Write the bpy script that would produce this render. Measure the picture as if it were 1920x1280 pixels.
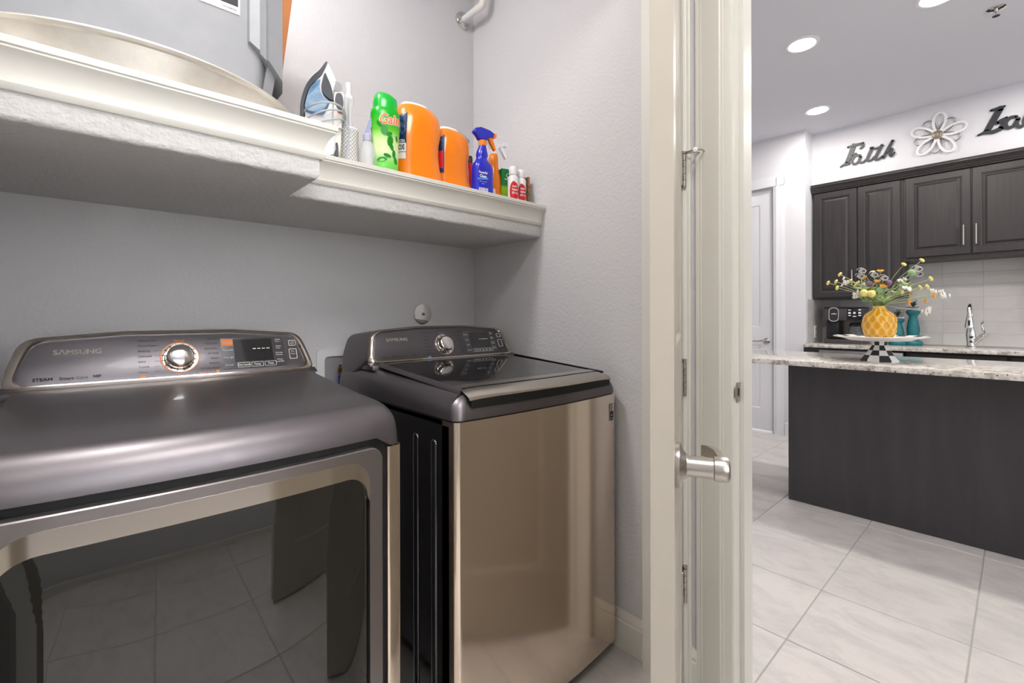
import bpy, bmesh, math, random
from mathutils import Vector, Matrix
PI = math.pi
random.seed(7)
for o in list(bpy.data.objects): bpy.data.objects.remove(o)
S = bpy.context.scene
COL = S.collection

# ------------------------------------------------------------------ camera, world, lamps, exposure
H_EYE = 1.165
cam = bpy.data.cameras.new('camera'); camo = bpy.data.objects.new('camera', cam); COL.objects.link(camo)
cam.sensor_width = 36.0; cam.lens = 36.0*864/1920; cam.shift_y = -46/1920; cam.clip_start = 0.02
camo.location = (0, 0, H_EYE)
camo.rotation_euler = (PI/2, math.radians(0.12), math.atan2(-0.673, 0.740))
S.camera = camo
W = bpy.data.worlds.new('daylight'); S.world = W; W.use_nodes = True
W.node_tree.nodes['Background'].inputs[0].default_value = (0.93, 0.96, 1.0, 1)
W.node_tree.nodes['Background'].inputs[1].default_value = 1.7
def lamp(name, loc, power, size, color=(1, .97, .92), rot=(0, 0, 0), shape='DISK', sy=None, spread=None):
    l = bpy.data.lights.new(name, 'AREA'); l.energy = power; l.size = size; l.color = color; l.shape = shape
    if sy: l.size_y = sy
    if spread: l.spread = spread
    o = bpy.data.objects.new(name, l); COL.objects.link(o); o.location = loc; o.rotation_euler = rot
    return o
lamp('closet_lamp', (-0.02, 1.12, 2.90), 19, 0.24, (1, .97, .94))
lamp('hall_fill_lamp', (0.25, -0.30, 2.90), 35, 0.90, (1, .97, .94))  # wide unseen hall lamp, added as frontal fill
lamp('window_fill', (0.12, -1.16, 1.72), 122, 1.15, (1, .99, .985), (-PI/2, 0, 0), 'RECTANGLE', 1.25)  # unseen lamp added at the made-up hall window, fills under the shelf
CANS = [(3.42, .947), (4.61, 1.16), (3.47, .30), (4.55, -.35), (2.3, .30), (2.3, -1.2), (3.45, -1.3)]
for cx, cy in CANS: lamp('recessed_lamp', (cx, cy, 2.915), 10, 0.15, (1, .96, .92))
S.view_settings.view_transform = 'Standard'; S.view_settings.look = 'None'
S.view_settings.gamma = 1.0; S.view_settings.use_curve_mapping = False
S.view_settings.exposure = 0.0

# ------------------------------------------------------------------ helpers
def lin(c):
    return tuple(((v/255)/12.92 if v/255 <= .04045 else ((v/255+.055)/1.055)**2.4) for v in c)
class NT:
    def __init__(s, m): s.t = m.node_tree; s.b = s.t.nodes['Principled BSDF']
    def n(s, typ, **kw):
        nd = s.t.nodes.new(typ)
        for k, v in kw.items():
            if k.startswith('_'): setattr(nd, k[1:], v)
            else: nd.inputs[k.replace('__', ' ')].default_value = v
        return nd
    def l(s, a, b): s.t.links.new(a, b)
def coords(nt, scale=(1, 1, 1), rand=False):
    tc = nt.n('ShaderNodeTexCoord'); mp = nt.n('ShaderNodeMapping')
    mp.inputs['Scale'].default_value = scale
    nt.l(tc.outputs['Object'], mp.inputs['Vector'])
    if rand:
        oi = nt.n('ShaderNodeObjectInfo'); mu = nt.n('ShaderNodeVectorMath', _operation='SCALE'); cx = nt.n('ShaderNodeCombineXYZ')
        for i in range(3): nt.l(oi.outputs['Random'], cx.inputs[i])
        nt.l(cx.outputs[0], mu.inputs[0]); mu.inputs['Scale'].default_value = 40
        nt.l(mu.outputs[0], mp.inputs['Location'])
    return mp.outputs[0]
def mat(name, rgb, rough=.5, metal=0, spec=.5, coat=0, bump=None, var=None, ior=None, trans=0, emit=None, aniso=0, sheen=0):
    m = bpy.data.materials.new(name); m.use_nodes = True; nt = NT(m); b = nt.b
    c = lin(rgb)+(1,)
    b.inputs['Base Color'].default_value = c; b.inputs['Roughness'].default_value = rough
    b.inputs['Metallic'].default_value = metal; b.inputs['Specular IOR Level'].default_value = spec
    b.inputs['Coat Weight'].default_value = coat; b.inputs['Coat Roughness'].default_value = .04
    if ior: b.inputs['IOR'].default_value = ior
    if trans: b.inputs['Transmission Weight'].default_value = trans
    if aniso: b.inputs['Anisotropic'].default_value = aniso
    if emit: b.inputs['Emission Color'].default_value = lin(rgb)+(1,); b.inputs['Emission Strength'].default_value = emit
    if bump:
        sc, st, dist = bump
        v = coords(nt, (sc,)*3 if not isinstance(sc, tuple) else sc)
        nz = nt.n('ShaderNodeTexNoise', Scale=1.0, Detail=3.0, Roughness=.55); nt.l(v, nz.inputs['Vector'])
        bp = nt.n('ShaderNodeBump', Strength=st, Distance=dist)
        nt.l(nz.outputs['Fac'], bp.inputs['Height']); nt.l(bp.outputs[0], b.inputs['Normal'])
    if var:   # (scale, colour2, low, high)
        sc, c2, lo, hi = var
        v = coords(nt, (sc,)*3 if not isinstance(sc, tuple) else sc)
        nz = nt.n('ShaderNodeTexNoise', Scale=1.0, Detail=5.0, Roughness=.6); nt.l(v, nz.inputs['Vector'])
        r = nt.n('ShaderNodeValToRGB'); r.color_ramp.elements[0].position = lo; r.color_ramp.elements[1].position = hi
        r.color_ramp.elements[0].color = c; r.color_ramp.elements[1].color = lin(c2)+(1,)
        nt.l(nz.outputs['Fac'], r.inputs[0]); nt.l(r.outputs[0], b.inputs['Base Color'])
    return m
M = {}
M['wall'] = mat('wall_paint', (214, 213, 215), .85, bump=(95, .55, .004))
M['wall2'] = mat('kitchen_paint', (222, 221, 225), .85, bump=(60, .3, .003))
M['ceil'] = mat('ceiling_paint', (218, 218, 224), .9)
M['trim'] = mat('cream_gloss_trim', (227, 225, 217), .32)
M['door'] = mat('cream_door_paint', (180, 173, 161), .32)
M['wdoor'] = mat('white_door_paint', (228, 228, 232), .35)
M['shelfd'] = mat('shelf_texture', (214, 213, 211), .85, bump=(70, .9, .006))
M['grout'] = mat('grout', (176, 174, 170), .9)
M['black'] = mat('black_gap', (10, 10, 11), .6)
M['nickel'] = mat('brushed_nickel', (186, 181, 174), .28, 1, bump=((400, 400, 30), .05, .001))
M['chrome'] = mat('chrome', (222, 220, 218), .06, 1)
M['chromew'] = mat('warm_chrome', (214, 206, 196), .10, 1)
M['plat'] = mat('platinum_metallic_paint', (112, 107, 110), .40, .85, coat=.12)
M['platL'] = mat('light_platinum_panel', (150, 144, 144), .30, .9)
M['inox'] = mat('bronze_steel', (228, 214, 199), .14, 1.0, bump=((2, 2, 2), .02, .01))
M['sideg'] = mat('grey_side_sheet', (176, 172, 176), .4, .2, bump=(9, .3, .02))
M['sideb'] = mat('glossy_black_side', (18, 17, 19), .10, .0, coat=1.0, bump=(7, .15, .01))
M['glassd'] = mat('smoked_glass', (20, 20, 18), .03, 0, ior=1.78)
M['lidg'] = mat('black_glass_lid', (26, 24, 26), .05, 0, ior=1.85)
M['panel'] = mat('console_face', (96, 93, 97), .36, .85, coat=.12)
M['disp'] = mat('display_dark', (62, 62, 68), .15, coat=.6)
M['lcd'] = mat('lcd_black', (22, 24, 30), .08, coat=.8)
M['ink'] = mat('dark_ink', (40, 38, 42), .6)
M['inkw'] = mat('white_ink', (232, 230, 224), .5)
M['inks'] = mat('silver_ink', (222, 219, 208), .5, 0)
M['inko'] = mat('orange_ink', (226, 128, 60), .5)
M['inkb'] = mat('blue_ink', (120, 140, 205), .5)
M['esp'] = mat('espresso_wood', (44, 41, 42), .34, bump=((90, 90, 5), .08, .002), var=((50, 50, 2.2), (58, 53, 52), .3, .75))
M['espi'] = mat('espresso_island', (52, 49, 52), .42, var=((14, 14, 1.6), (66, 63, 66), .3, .8))
M['white'] = mat('white_plastic', (236, 235, 236), .35)
M['clear'] = mat('clear_plastic', (244, 246, 250), .06)
M['clear'].node_tree.nodes['Principled BSDF'].inputs['Alpha'].default_value = .38
M['glass'] = mat('clear_glass', (235, 240, 240), .02, ior=1.45, trans=.95)
M['gabs'] = mat('grey_abs', (150, 152, 156), .35, bump=(40, .04, .002), var=(9, (164, 165, 168), .3, .8))
M['alum'] = mat('dull_aluminium', (222, 217, 208), .42, .6, var=(14, (204, 197, 187), .4, .7))
M['orange'] = mat('orange_plastic', (243, 130, 6), .22, coat=.3)
M['green'] = mat('green_plastic', (8, 176, 52), .25, coat=.3)
M['leaf'] = mat('print_green', (24, 132, 30), .3)
M['blue'] = mat('blue_plastic', (32, 38, 190), .2, coat=.3)
M['navy'] = mat('navy_label', (20, 48, 92), .25, var=(60, (40, 96, 130), .5, .8))
M['lblue'] = mat('pale_blue_plastic', (196, 206, 226), .25, trans=.2)
M['red'] = mat('red_plastic', (206, 24, 40), .3)
M['brown'] = mat('brown_card', (92, 72, 50), .7)
M['teal'] = mat('teal_paint', (22, 104, 112), .45, var=(30, (38, 122, 128), .4, .7))
M['dark'] = mat('charcoal_plastic', (70, 72, 80), .4)
M['tank'] = mat('blue_tank', (84, 130, 170), .15, coat=.6, var=(45, (120, 160, 190), .4, .7))
M['cord'] = mat('grey_cord', (196, 200, 206), .5)
M['brass'] = mat('brass', (170, 120, 60), .3, 1)
M['sign'] = mat('sign_black', (52, 54, 58), .45, .2)
M['wire'] = mat('grey_wire', (88, 90, 96), .35, .7)
M['petal'] = mat('white_enamel', (236, 234, 232), .35)
M['bead'] = mat('pewter', (140, 128, 112), .4, .6)
M['coffee'] = mat('gunmetal', (96, 92, 92), .28, .8)
M['cblk'] = mat('black_plastic', (20, 20, 24), .25)
M['stem'] = mat('stem_green', (168, 180, 132), .6)
M['stem2'] = mat('leaf_green', (168, 190, 128), .5)
M['fyel'] = mat('yellow_bloom', (222, 206, 110), .6, var=(120, (240, 226, 150), .4, .7))
M['fora'] = mat('orange_bloom', (228, 172, 58), .6, var=(120, (206, 130, 40), .4, .7))
M['fwhi'] = mat('white_bloom', (240, 236, 228), .6)
M['fpur'] = mat('purple_bloom', (126, 92, 122), .6)
M['fgre'] = mat('green_bloom', (142, 178, 128), .6)
M['ribb'] = mat('black_ribbon', (30, 32, 44), .4)
M['lamp'] = mat('lit_diffuser', (255, 250, 244), .5, emit=9.0)
M['wood'] = mat('orange_wood', (176, 112, 62), .5)

def tile_mat(name, c1, c2, sc, rough=.3, spots=None):
    m = bpy.data.materials.new(name); m.use_nodes = True; nt = NT(m)
    v = coords(nt, sc, rand=True)
    nz = nt.n('ShaderNodeTexNoise', Scale=1.0, Detail=8.0, Roughness=.68, Distortion=.6); nt.l(v, nz.inputs['Vector'])
    r = nt.n('ShaderNodeValToRGB'); e = r.color_ramp.elements
    e[0].position = .34; e[0].color = lin(c2)+(1,); e[1].position = .56; e[1].color = lin(c1)+(1,)
    nt.l(nz.outputs['Fac'], r.inputs[0]); nt.l(r.outputs[0], nt.b.inputs['Base Color'])
    nt.b.inputs['Roughness'].default_value = rough
    return m
M['ftile'] = tile_mat('floor_tile', (214, 209, 205), (196, 192, 190), (10, 5, 5), .36)
M['btile'] = tile_mat('backsplash_tile', (206, 204, 202), (198, 196, 195), (3, 3, 3), .18)
def granite():
    m = bpy.data.materials.new('granite'); m.use_nodes = True; nt = NT(m)
    v = coords(nt)
    a = nt.n('ShaderNodeTexNoise', Scale=26.0, Detail=6.0, Roughness=.7); nt.l(v, a.inputs['Vector'])
    r = nt.n('ShaderNodeValToRGB'); e = r.color_ramp.elements
    e[0].position = .36; e[0].color = lin((150, 140, 132))+(1,); e[1].position = .56; e[1].color = lin((226, 221, 213))+(1,)
    nt.l(a.outputs['Fac'], r.inputs[0])
    w = nt.n('ShaderNodeTexNoise', Scale=75.0, Detail=4.0, Roughness=.6); nt.l(v, w.inputs['Vector'])
    r2 = nt.n('ShaderNodeValToRGB'); e = r2.color_ramp.elements
    e[0].position = .335; e[0].color = (1, 1, 1, 1); e[1].position = .385; e[1].color = (0, 0, 0, 1)
    nt.l(w.outputs['Fac'], r2.inputs[0])
    mx = nt.n('ShaderNodeMix', _data_type='RGBA'); nt.l(r2.outputs[0], mx.inputs[0])
    nt.l(r.outputs[0], mx.inputs[6]); mx.inputs[7].default_value = lin((58, 54, 54))+(1,)
    nt.l(mx.outputs[2], nt.b.inputs['Base Color']); nt.b.inputs['Roughness'].default_value = .08
    return m
M['granite'] = granite()
def zramp(name, stops, rough=.25):
    """printed sleeve: colour bands by height above the thing's base"""
    m = bpy.data.materials.new(name); m.use_nodes = True; nt = NT(m)
    tc = nt.n('ShaderNodeTexCoord'); sp = nt.n('ShaderNodeSeparateXYZ'); nt.l(tc.outputs['Object'], sp.inputs[0])
    r = nt.n('ShaderNodeValToRGB'); mu = nt.n('ShaderNodeMath', _operation='MULTIPLY'); mu.inputs[1].default_value = 4.0
    nt.l(sp.outputs[2], mu.inputs[0]); nt.l(mu.outputs[0], r.inputs[0])
    el = r.color_ramp.elements
    while len(el) < len(stops): el.new(.5)
    for e, (p, c) in zip(el, stops): e.position = p*4; e.color = lin(c)+(1,)
    nt.l(r.outputs[0], nt.b.inputs['Base Color']); nt.b.inputs['Roughness'].default_value = rough
    return m

def nb(): return bmesh.new()
def box(bm, x0, x1, y0, y1, z0, z1, r=0, seg=2):
    v = [bm.verts.new(p) for p in ((x0,y0,z0),(x1,y0,z0),(x1,y1,z0),(x0,y1,z0),(x0,y0,z1),(x1,y0,z1),(x1,y1,z1),(x0,y1,z1))]
    fs = [bm.faces.new([v[i] for i in f]) for f in ((3,2,1,0),(4,5,6,7),(0,1,5,4),(1,2,6,5),(2,3,7,6),(3,0,4,7))]
    if r:
        es = list({e for f in fs for e in f.edges})
        bmesh.ops.bevel(bm, geom=es, offset=r, segments=seg, profile=.5, affect='EDGES')
def strip(bm, loops, closed=True, cap0=False, cap1=False, flip=False):
    """skin a list of equal-length point loops"""
    L = [[bm.verts.new(p) for p in lp] for lp in loops]; n = len(L[0])
    for a, b in zip(L, L[1:]):
        for i in range(n if closed else n-1):
            j = (i+1) % n
            f = (a[i], a[j], b[j], b[i])
            try: bm.faces.new(f[::-1] if flip else f)
            except ValueError: pass
    if cap0: bm.faces.new(L[0] if flip else L[0][::-1])
    if cap1: bm.faces.new(L[-1][::-1] if flip else L[-1])
    return L
def lathe(bm, prof, c=(0, 0, 0), n=32, axis='z', cap=True):
    loops = []
    for r, h in prof:
        r = max(r, 1e-4)
        lp = []
        for i in range(n):
            a = 2*PI*i/n; p, q = r*math.cos(a), r*math.sin(a)
            lp.append({'z': (c[0]+p, c[1]+q, c[2]+h), 'y': (c[0]+q, c[1]+h, c[2]+p), 'x': (c[0]+h, c[1]+p, c[2]+q)}[axis])
        loops.append(lp)
    strip(bm, loops, True, cap, cap)
def prism(bm, pts, f0, f1):
    """extrude a 2-D polygon: f0/f1 map (u,v) to 3-D front and back"""
    strip(bm, [[f0(*p) for p in pts], [f1(*p) for p in pts]], True, True, True)
def tube(bm, pts, r, n=8, closed=False):
    pts = [Vector(p) for p in pts]; rings = []; up = None
    N = len(pts)
    for i, p in enumerate(pts):
        if closed: t = pts[(i+1) % N]-pts[i-1]
        else: t = pts[min(i+1, N-1)]-pts[max(i-1, 0)]
        t.normalize()
        if up is None:
            up = t.orthogonal().normalized()
        else:
            up = (up - t*up.dot(t))
            up = up.normalized() if up.length > 1e-6 else t.orthogonal().normalized()
        w = t.cross(up); rr = r[i] if isinstance(r, (list, tuple)) else r
        rings.append([p+up*(rr*math.cos(2*PI*k/n))+w*(rr*math.sin(2*PI*k/n)) for k in range(n)])
    if closed: strip(bm, rings+[rings[0]], True)
    else: strip(bm, rings, True, True, True)
def cr(pts, k=6, closed=False):
    """Catmull-Rom"""
    P = [Vector(p) for p in pts]; out = []; n = len(P)
    for i in range(n if closed else n-1):
        if closed: a, b, c, d = P[i-1], P[i], P[(i+1) % n], P[(i+2) % n]
        else: a, b, c, d = P[max(i-1, 0)], P[i], P[i+1], P[min(i+2, n-1)]
        for j in range(k):
            t = j/k
            out.append(.5*((2*b)+(c-a)*t+(2*a-5*b+4*c-d)*t*t+(3*b-a-3*c+d)*t**3))
    if not closed: out.append(P[-1])
    return out
def rpoly(pts, rad, seg=6):
    out = []; n = len(pts)
    for i in range(n):
        r = rad[i] if isinstance(rad, (list, tuple)) else rad
        p = Vector(pts[i]); a = Vector(pts[i-1])-p; b = Vector(pts[(i+1) % n])-p
        if r <= 0: out.append(tuple(p)); continue
        la, lb = a.length, b.length; a.normalize(); b.normalize()
        ang = a.angle(b); t = min(r/math.tan(ang/2), la*.49, lb*.49)
        s, e = p+a*t, p+b*t
        for k in range(seg+1):
            u = k/seg
            q = s*(1-u)**2+p*2*u*(1-u)+e*u*u
            out.append(tuple(q))
    return out
def ring_prism(bm, outer, inner, f0, f1):
    """frame between two equal-count 2-D loops"""
    strip(bm, [[f0(*p) for p in outer], [f0(*p) for p in inner], [f1(*p) for p in inner], [f1(*p) for p in outer], [f0(*p) for p in outer]], True)
def link(name, bm, m, parent=None, ang=35, off=None):
    """ONE mesh object; vertices given in the parent's frame unless off"""
    if off is not None: bmesh.ops.translate(bm, vec=[-c for c in off], verts=bm.verts)
    bmesh.ops.remove_doubles(bm, verts=bm.verts, dist=1e-6)
    bmesh.ops.recalc_face_normals(bm, faces=bm.faces)
    me = bpy.data.meshes.new(name); bm.to_mesh(me); bm.free()
    for mm in (m if isinstance(m, list) else [m]): me.materials.append(M[mm] if isinstance(mm, str) else mm)
    me.shade_smooth()
    me.set_sharp_from_angle(angle=math.radians(ang))
    o = bpy.data.objects.new(name, me); COL.objects.link(o)
    if parent is not None: o.parent = parent
    return o
def thing(name, label, cat, loc=(0, 0, 0), rz=0, group=None):
    o = bpy.data.objects.new(name, None); COL.objects.link(o); o.empty_display_size = .05
    o.location = loc; o.rotation_euler = (0, 0, rz); o['label'] = label; o['category'] = cat
    if group: o['group'] = group
    return o
def tag(o, label, cat, group=None):
    o['label'] = label; o['category'] = cat
    if group: o['group'] = group
    return o
def struct(o): o['kind'] = 'structure'; return o
def dup(root, loc, rz, label, group=None):
    r = root.copy(); COL.objects.link(r); r.location = loc; r.rotation_euler = (0, 0, rz); r['label'] = label
    if group: r['group'] = group
    for ch in list(root.children):
        c = ch.copy(); COL.objects.link(c); c.parent = r
        for g in list(ch.children):
            d = g.copy(); COL.objects.link(d); d.parent = c
    return r
def text(bm, s, size, fn, align='CENTER', bold=0, shear=0, sx=1, spacing=1, heavy=0):
    """flat lettering mapped through fn(u,v)"""
    cu = bpy.data.curves.new('t', 'FONT'); cu.body = s; cu.size = size; cu.align_x = align; cu.align_y = 'CENTER'
    cu.offset = bold; cu.shear = shear; cu.space_character = spacing; cu.resolution_u = 3
    o = bpy.data.objects.new('t', cu); COL.objects.link(o)
    me = bpy.data.meshes.new_from_object(o)
    sh = [(0, 0)]
    if heavy: sh += [(heavy*math.cos(2*PI*i/10), heavy*math.sin(2*PI*i/10)) for i in range(10)]
    for k, (du, dw) in enumerate(sh):      # thicken by overprinting
        vs = [bm.verts.new(fn(v.co.x*sx+du, v.co.y+dw)) for v in me.vertices]
        for p in me.polygons:
            try: bm.faces.new([vs[i] for i in p.vertices])
            except ValueError: pass
    bpy.data.objects.remove(o); bpy.data.curves.remove(cu); bpy.data.meshes.remove(me)
def loft(bm, secs, n=28, cap=True):
    """secs: (z, xl, xr, yf, yb, p) superellipse sections"""
    loops = []
    for z, xl, xr, yf, yb, p in secs:
        cx, cy, a, b = (xl+xr)/2, (yf+yb)/2, (xr-xl)/2, (yb-yf)/2
        lp = []
        for i in range(n):
            t = 2*PI*i/n; c, s = math.cos(t), math.sin(t)
            lp.append((cx+a*math.copysign(abs(c)**(2/p), c), cy+b*math.copysign(abs(s)**(2/p), s), z))
        loops.append(lp)
    strip(bm, loops, True, cap, cap)

# ------------------------------------------------------------------ room shell
CEIL = 2.935
XR = 1.385            # right wall of the laundry
def wallbox(name, bx, m='wall'):
    bm = nb()
    for b in bx: box(bm, *b)
    return struct(link(name, bm, m))
floor = struct(link('floor', (lambda bm: (box(bm, -1.6, 6.0, -3.6, 3.2, -.12, -.003), bm)[1])(nb()), 'grout'))
TX, TY = .4425, .4515
tb = nb(); box(tb, -TX/2+.0022, TX/2-.0022, -TY/2+.0022, TY/2-.0022, -.012, 0)
bmesh.ops.bevel(tb, geom=[e for e in tb.edges if all(v.co.z > -.001 for v in e.verts)], offset=.0015, segments=1, affect='EDGES')
t0 = link('tile', tb, 'ftile', floor)
first = True
for i in range(-7, 8):
    for j in range(-5, 6):
        x, y = 2.293+TX*(i+.5), .115+TY*(j+.5)
        if x < -.9 or x > 5.6 or y > 2.4 or y < -2.2 or (x < 1.3 and y < -1.2): continue
        if x < .9 and y > .9: continue
        if first: o = t0; first = False
        else: o = t0.copy(); COL.objects.link(o)
        o.location = (x, y, 0)
wallbox('ceiling', [(-1.6, 6.0, -3.6, 3.2, CEIL, CEIL+.1)], 'ceil')
wallbox('wall_back', [(-.9, XR, 1.80, 1.9, 0, CEIL)])
wallbox('wall_left', [(-.33, -.23, .83, 1.80, 0, CEIL)])
wallbox('wall_right', [(XR, 1.515, .578, 1.9, 0, CEIL), (XR, 1.515, -.22, .578, 2.47, CEIL), (XR, 1.515, -1.3, -.22, 0, CEIL)])
wallbox('wall_front', [(-1.6, -.17, .71, .83, 0, CEIL), (-.17, XR, .71, .83, 2.47, CEIL)])
wallbox('wall_hall', [(-1.6, XR, -1.3, -1.2, 0, 1.08), (-1.6, XR, -1.3, -1.2, 2.36, CEIL), (-1.6, -.58, -1.3, -1.2, 1.08, 2.36), (.62, XR, -1.3, -1.2, 1.08, 2.36), (-1.6, -1.5, -1.2, .71, 0, CEIL)])
bm = nb()  # window and its wall opening invented behind the camera for fill light
for b_ in ((-.58, .62, -1.28, -1.22, 1.08, 1.13), (-.58, .62, -1.28, -1.22, 2.31, 2.36), (-.58, -.53, -1.28, -1.22, 1.13, 2.31), (.57, .62, -1.28, -1.22, 1.13, 2.31), (-.53, .57, -1.27, -1.23, 1.69, 1.73)): box(bm, *b_)
fill_win = struct(link('fill_window_1', bm, 'wdoor'))
for z0, z1 in ((1.13, 1.69), (1.73, 2.31)):
    bm = nb(); box(bm, -.53, .57, -1.253, -1.247, z0, z1); link('pane', bm, 'glass', fill_win)
# kitchen
XD, XK, YS = 5.0, 5.52, 1.36
wallbox('wall_kitchen', [(XK, XK+.1, -3.6, YS, 0, CEIL)], 'wall2')
wallbox('wall_pantry', [(XD, 5.12, YS, 1.645, 0, CEIL), (XD, 5.12, 1.645, 2.42, 2.44, CEIL), (XD, 5.12, 2.42, 3.2, 0, CEIL), (5.12, XK, YS, YS+.1, 0, CEIL)], 'wall2')
wallbox('wall_soffit', [(5.215, XK, -3.6, YS, 2.40, CEIL)], 'wall2')
wallbox('wall_side', [(1.515, XD, 3.1, 3.2, 0, CEIL), (1.515, 1.53, .58, 3.1, 0, CEIL)], 'wall2')

# mouldings ------------------------------------------------------------
def zprof(bm, prof, z0, z1):
    """prof: plan (x,y) polygon extruded vertically"""
    prism(bm, prof, lambda a, b: (a, b, z0), lambda a, b: (a, b, z1))
def casing_profile(w, t):   # (across, out)
    return [(0, 0), (0, t*.55), (w*.06, t*.62), (w*.12, t*.62), (w*.15, t*.74), (w*.2, t*.74), (w*.22, t*.80), (w*.62, t*.92), (w*.66, t), (w*.70, t), (w*.73, t*.86), (w*.78, t*.86), (w*.80, t*.72), (w*.92, t*.66), (w, t*.5), (w, 0)]
# entry casing on the right wall
bm = nb(); zprof(bm, [(XR-o, .6695-a) for a, o in casing_profile(.108, .019)], 0, 2.55)
struct(link('trim_1', bm, 'trim', ang=25))
# entry jamb with stop
bm = nb()
zprof(bm, [(XR-.004, .560), (XR-.004, .578), (1.519, .578), (1.519, .560), (1.465, .560), (1.465, .548), (1.428, .548), (1.428, .560)], 0, 2.46)
struct(link('trim_2', bm, 'trim', ang=25))
bm = nb(); zprof(bm, [(1.515+o, .6695-a) for a, o in casing_profile(.108, .019)], 0, 2.55)
struct(link('trim_3', bm, 'trim', ang=25))
bm = nb(); zprof(bm, [(XR-.004, -.22), (1.519, -.22), (1.519, -.2), (XR-.004, -.2)], 0, 2.46); zprof(bm, [(XR-.019, -.31), (XR, -.31), (XR, -.203), (XR-.019, -.203)], 0, 2.55)
box(bm, XR-.004, 1.519, -.2, .56, 2.44, 2.47); box(bm, XR-.019, XR, -.31, .668, 2.455, 2.55)
struct(link('trim_4', bm, 'trim'))
# closet jamb and its narrow casing
bm = nb(); zprof(bm, [(1.342, .706), (XR, .706), (XR, .838), (1.342, .838), (1.342, .765), (1.330, .765), (1.330, .735), (1.342, .735)], 0, 2.46)
struct(link('trim_5', bm, 'trim'))
bm = nb(); zprof(bm, [(1.3445, .706), (1.3445, .694), (1.3475, .692), (1.351, .692), (1.354, .689), (1.366, .687), (1.369, .684), (1.375, .684), (1.378, .688), (XR, .690), (XR, .706)], 0, 2.55)
struct(link('trim_6', bm, 'trim', ang=25))
bm = nb(); zprof(bm, [(-.17, .706), (-.15, .706), (-.15, .835), (-.17, .835)], 0, 2.46); zprof(bm, [(-.26, .69), (-.155, .69), (-.155, .71), (-.26, .71)], 0, 2.55)
box(bm, -.15, 1.342, .706, .835, 2.44, 2.47); box(bm, -.26, XR, .69, .71, 2.455, 2.55)
struct(link('trim_7', bm, 'trim'))
BP = [(0, 0), (.015, 0), (.015, .094), (.012, .099), (.012, .104), (.014, .108), (.014, .113), (.009, .124), (.005, .132), (0, .132)]
def baseboard(name, a, b, nrm, m='trim'):
    bm = nb()
    prism(bm, BP, lambda t, z: (a[0]+nrm[0]*t, a[1]+nrm[1]*t, z), lambda t, z: (b[0]+nrm[0]*t, b[1]+nrm[1]*t, z))
    return struct(link(name, bm, m, ang=25))
baseboard('baseboard_right', (XR, .838), (XR, 1.80), (-1, 0))
baseboard('baseboard_hall', (XR, .668), (XR, .690), (-1, 0))
baseboard('baseboard_back', (-.23, 1.80), (XR-.015, 1.80), (0, -1))
baseboard('baseboard_pantry', (XD, YS), (XD, 1.535), (-1, 0), 'wdoor')
baseboard('baseboard_front', (-1.5, -1.2), (XR, -1.2), (0, 1))

# ------------------------------------------------------------------ doors
def panel_door(name, w, h, t, m, panels, arch=False):
    """slab in x 0..w, y 0..t (both faces moulded); returns (root mesh)"""
    bm = nb(); box(bm, .002, w-.002, .009, t-.009, .002, h-.002)
    xs = sorted({0, w}|{p[0] for p in panels}|{p[1] for p in panels}); zs = sorted({0, h}|{p[2] for p in panels}|{p[3] for p in panels})
    for i in range(len(xs)-1):
        for j in range(len(zs)-1):
            a, b, c, d = xs[i], xs[i+1], zs[j], zs[j+1]
            if any(p[0] <= a and b <= p[1] and p[2] <= c and d <= p[3] for p in panels): continue
            box(bm, a, b, 0, t, c, d)
    bmesh.ops.remove_doubles(bm, verts=bm.verts, dist=1e-5)
    for (a, b, c, d) in panels:   # sticking and raised field
        for s in (0, 1):
            f = lambda y: y if s == 0 else t-y
            def q(k): return [(a+k, c+k), (b-k, c+k), (b-k, d-k), (a+k, d-k)]
            lv = [(0, .0), (.010, .006), (.016, .006), (.045, .0015), (.05, .0015)]
            strip(bm, [[(u, f(y), v) for u, v in q(k)] for k, y in lv], True, False, True)
    return link(name, bm, m, ang=20)
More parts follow.
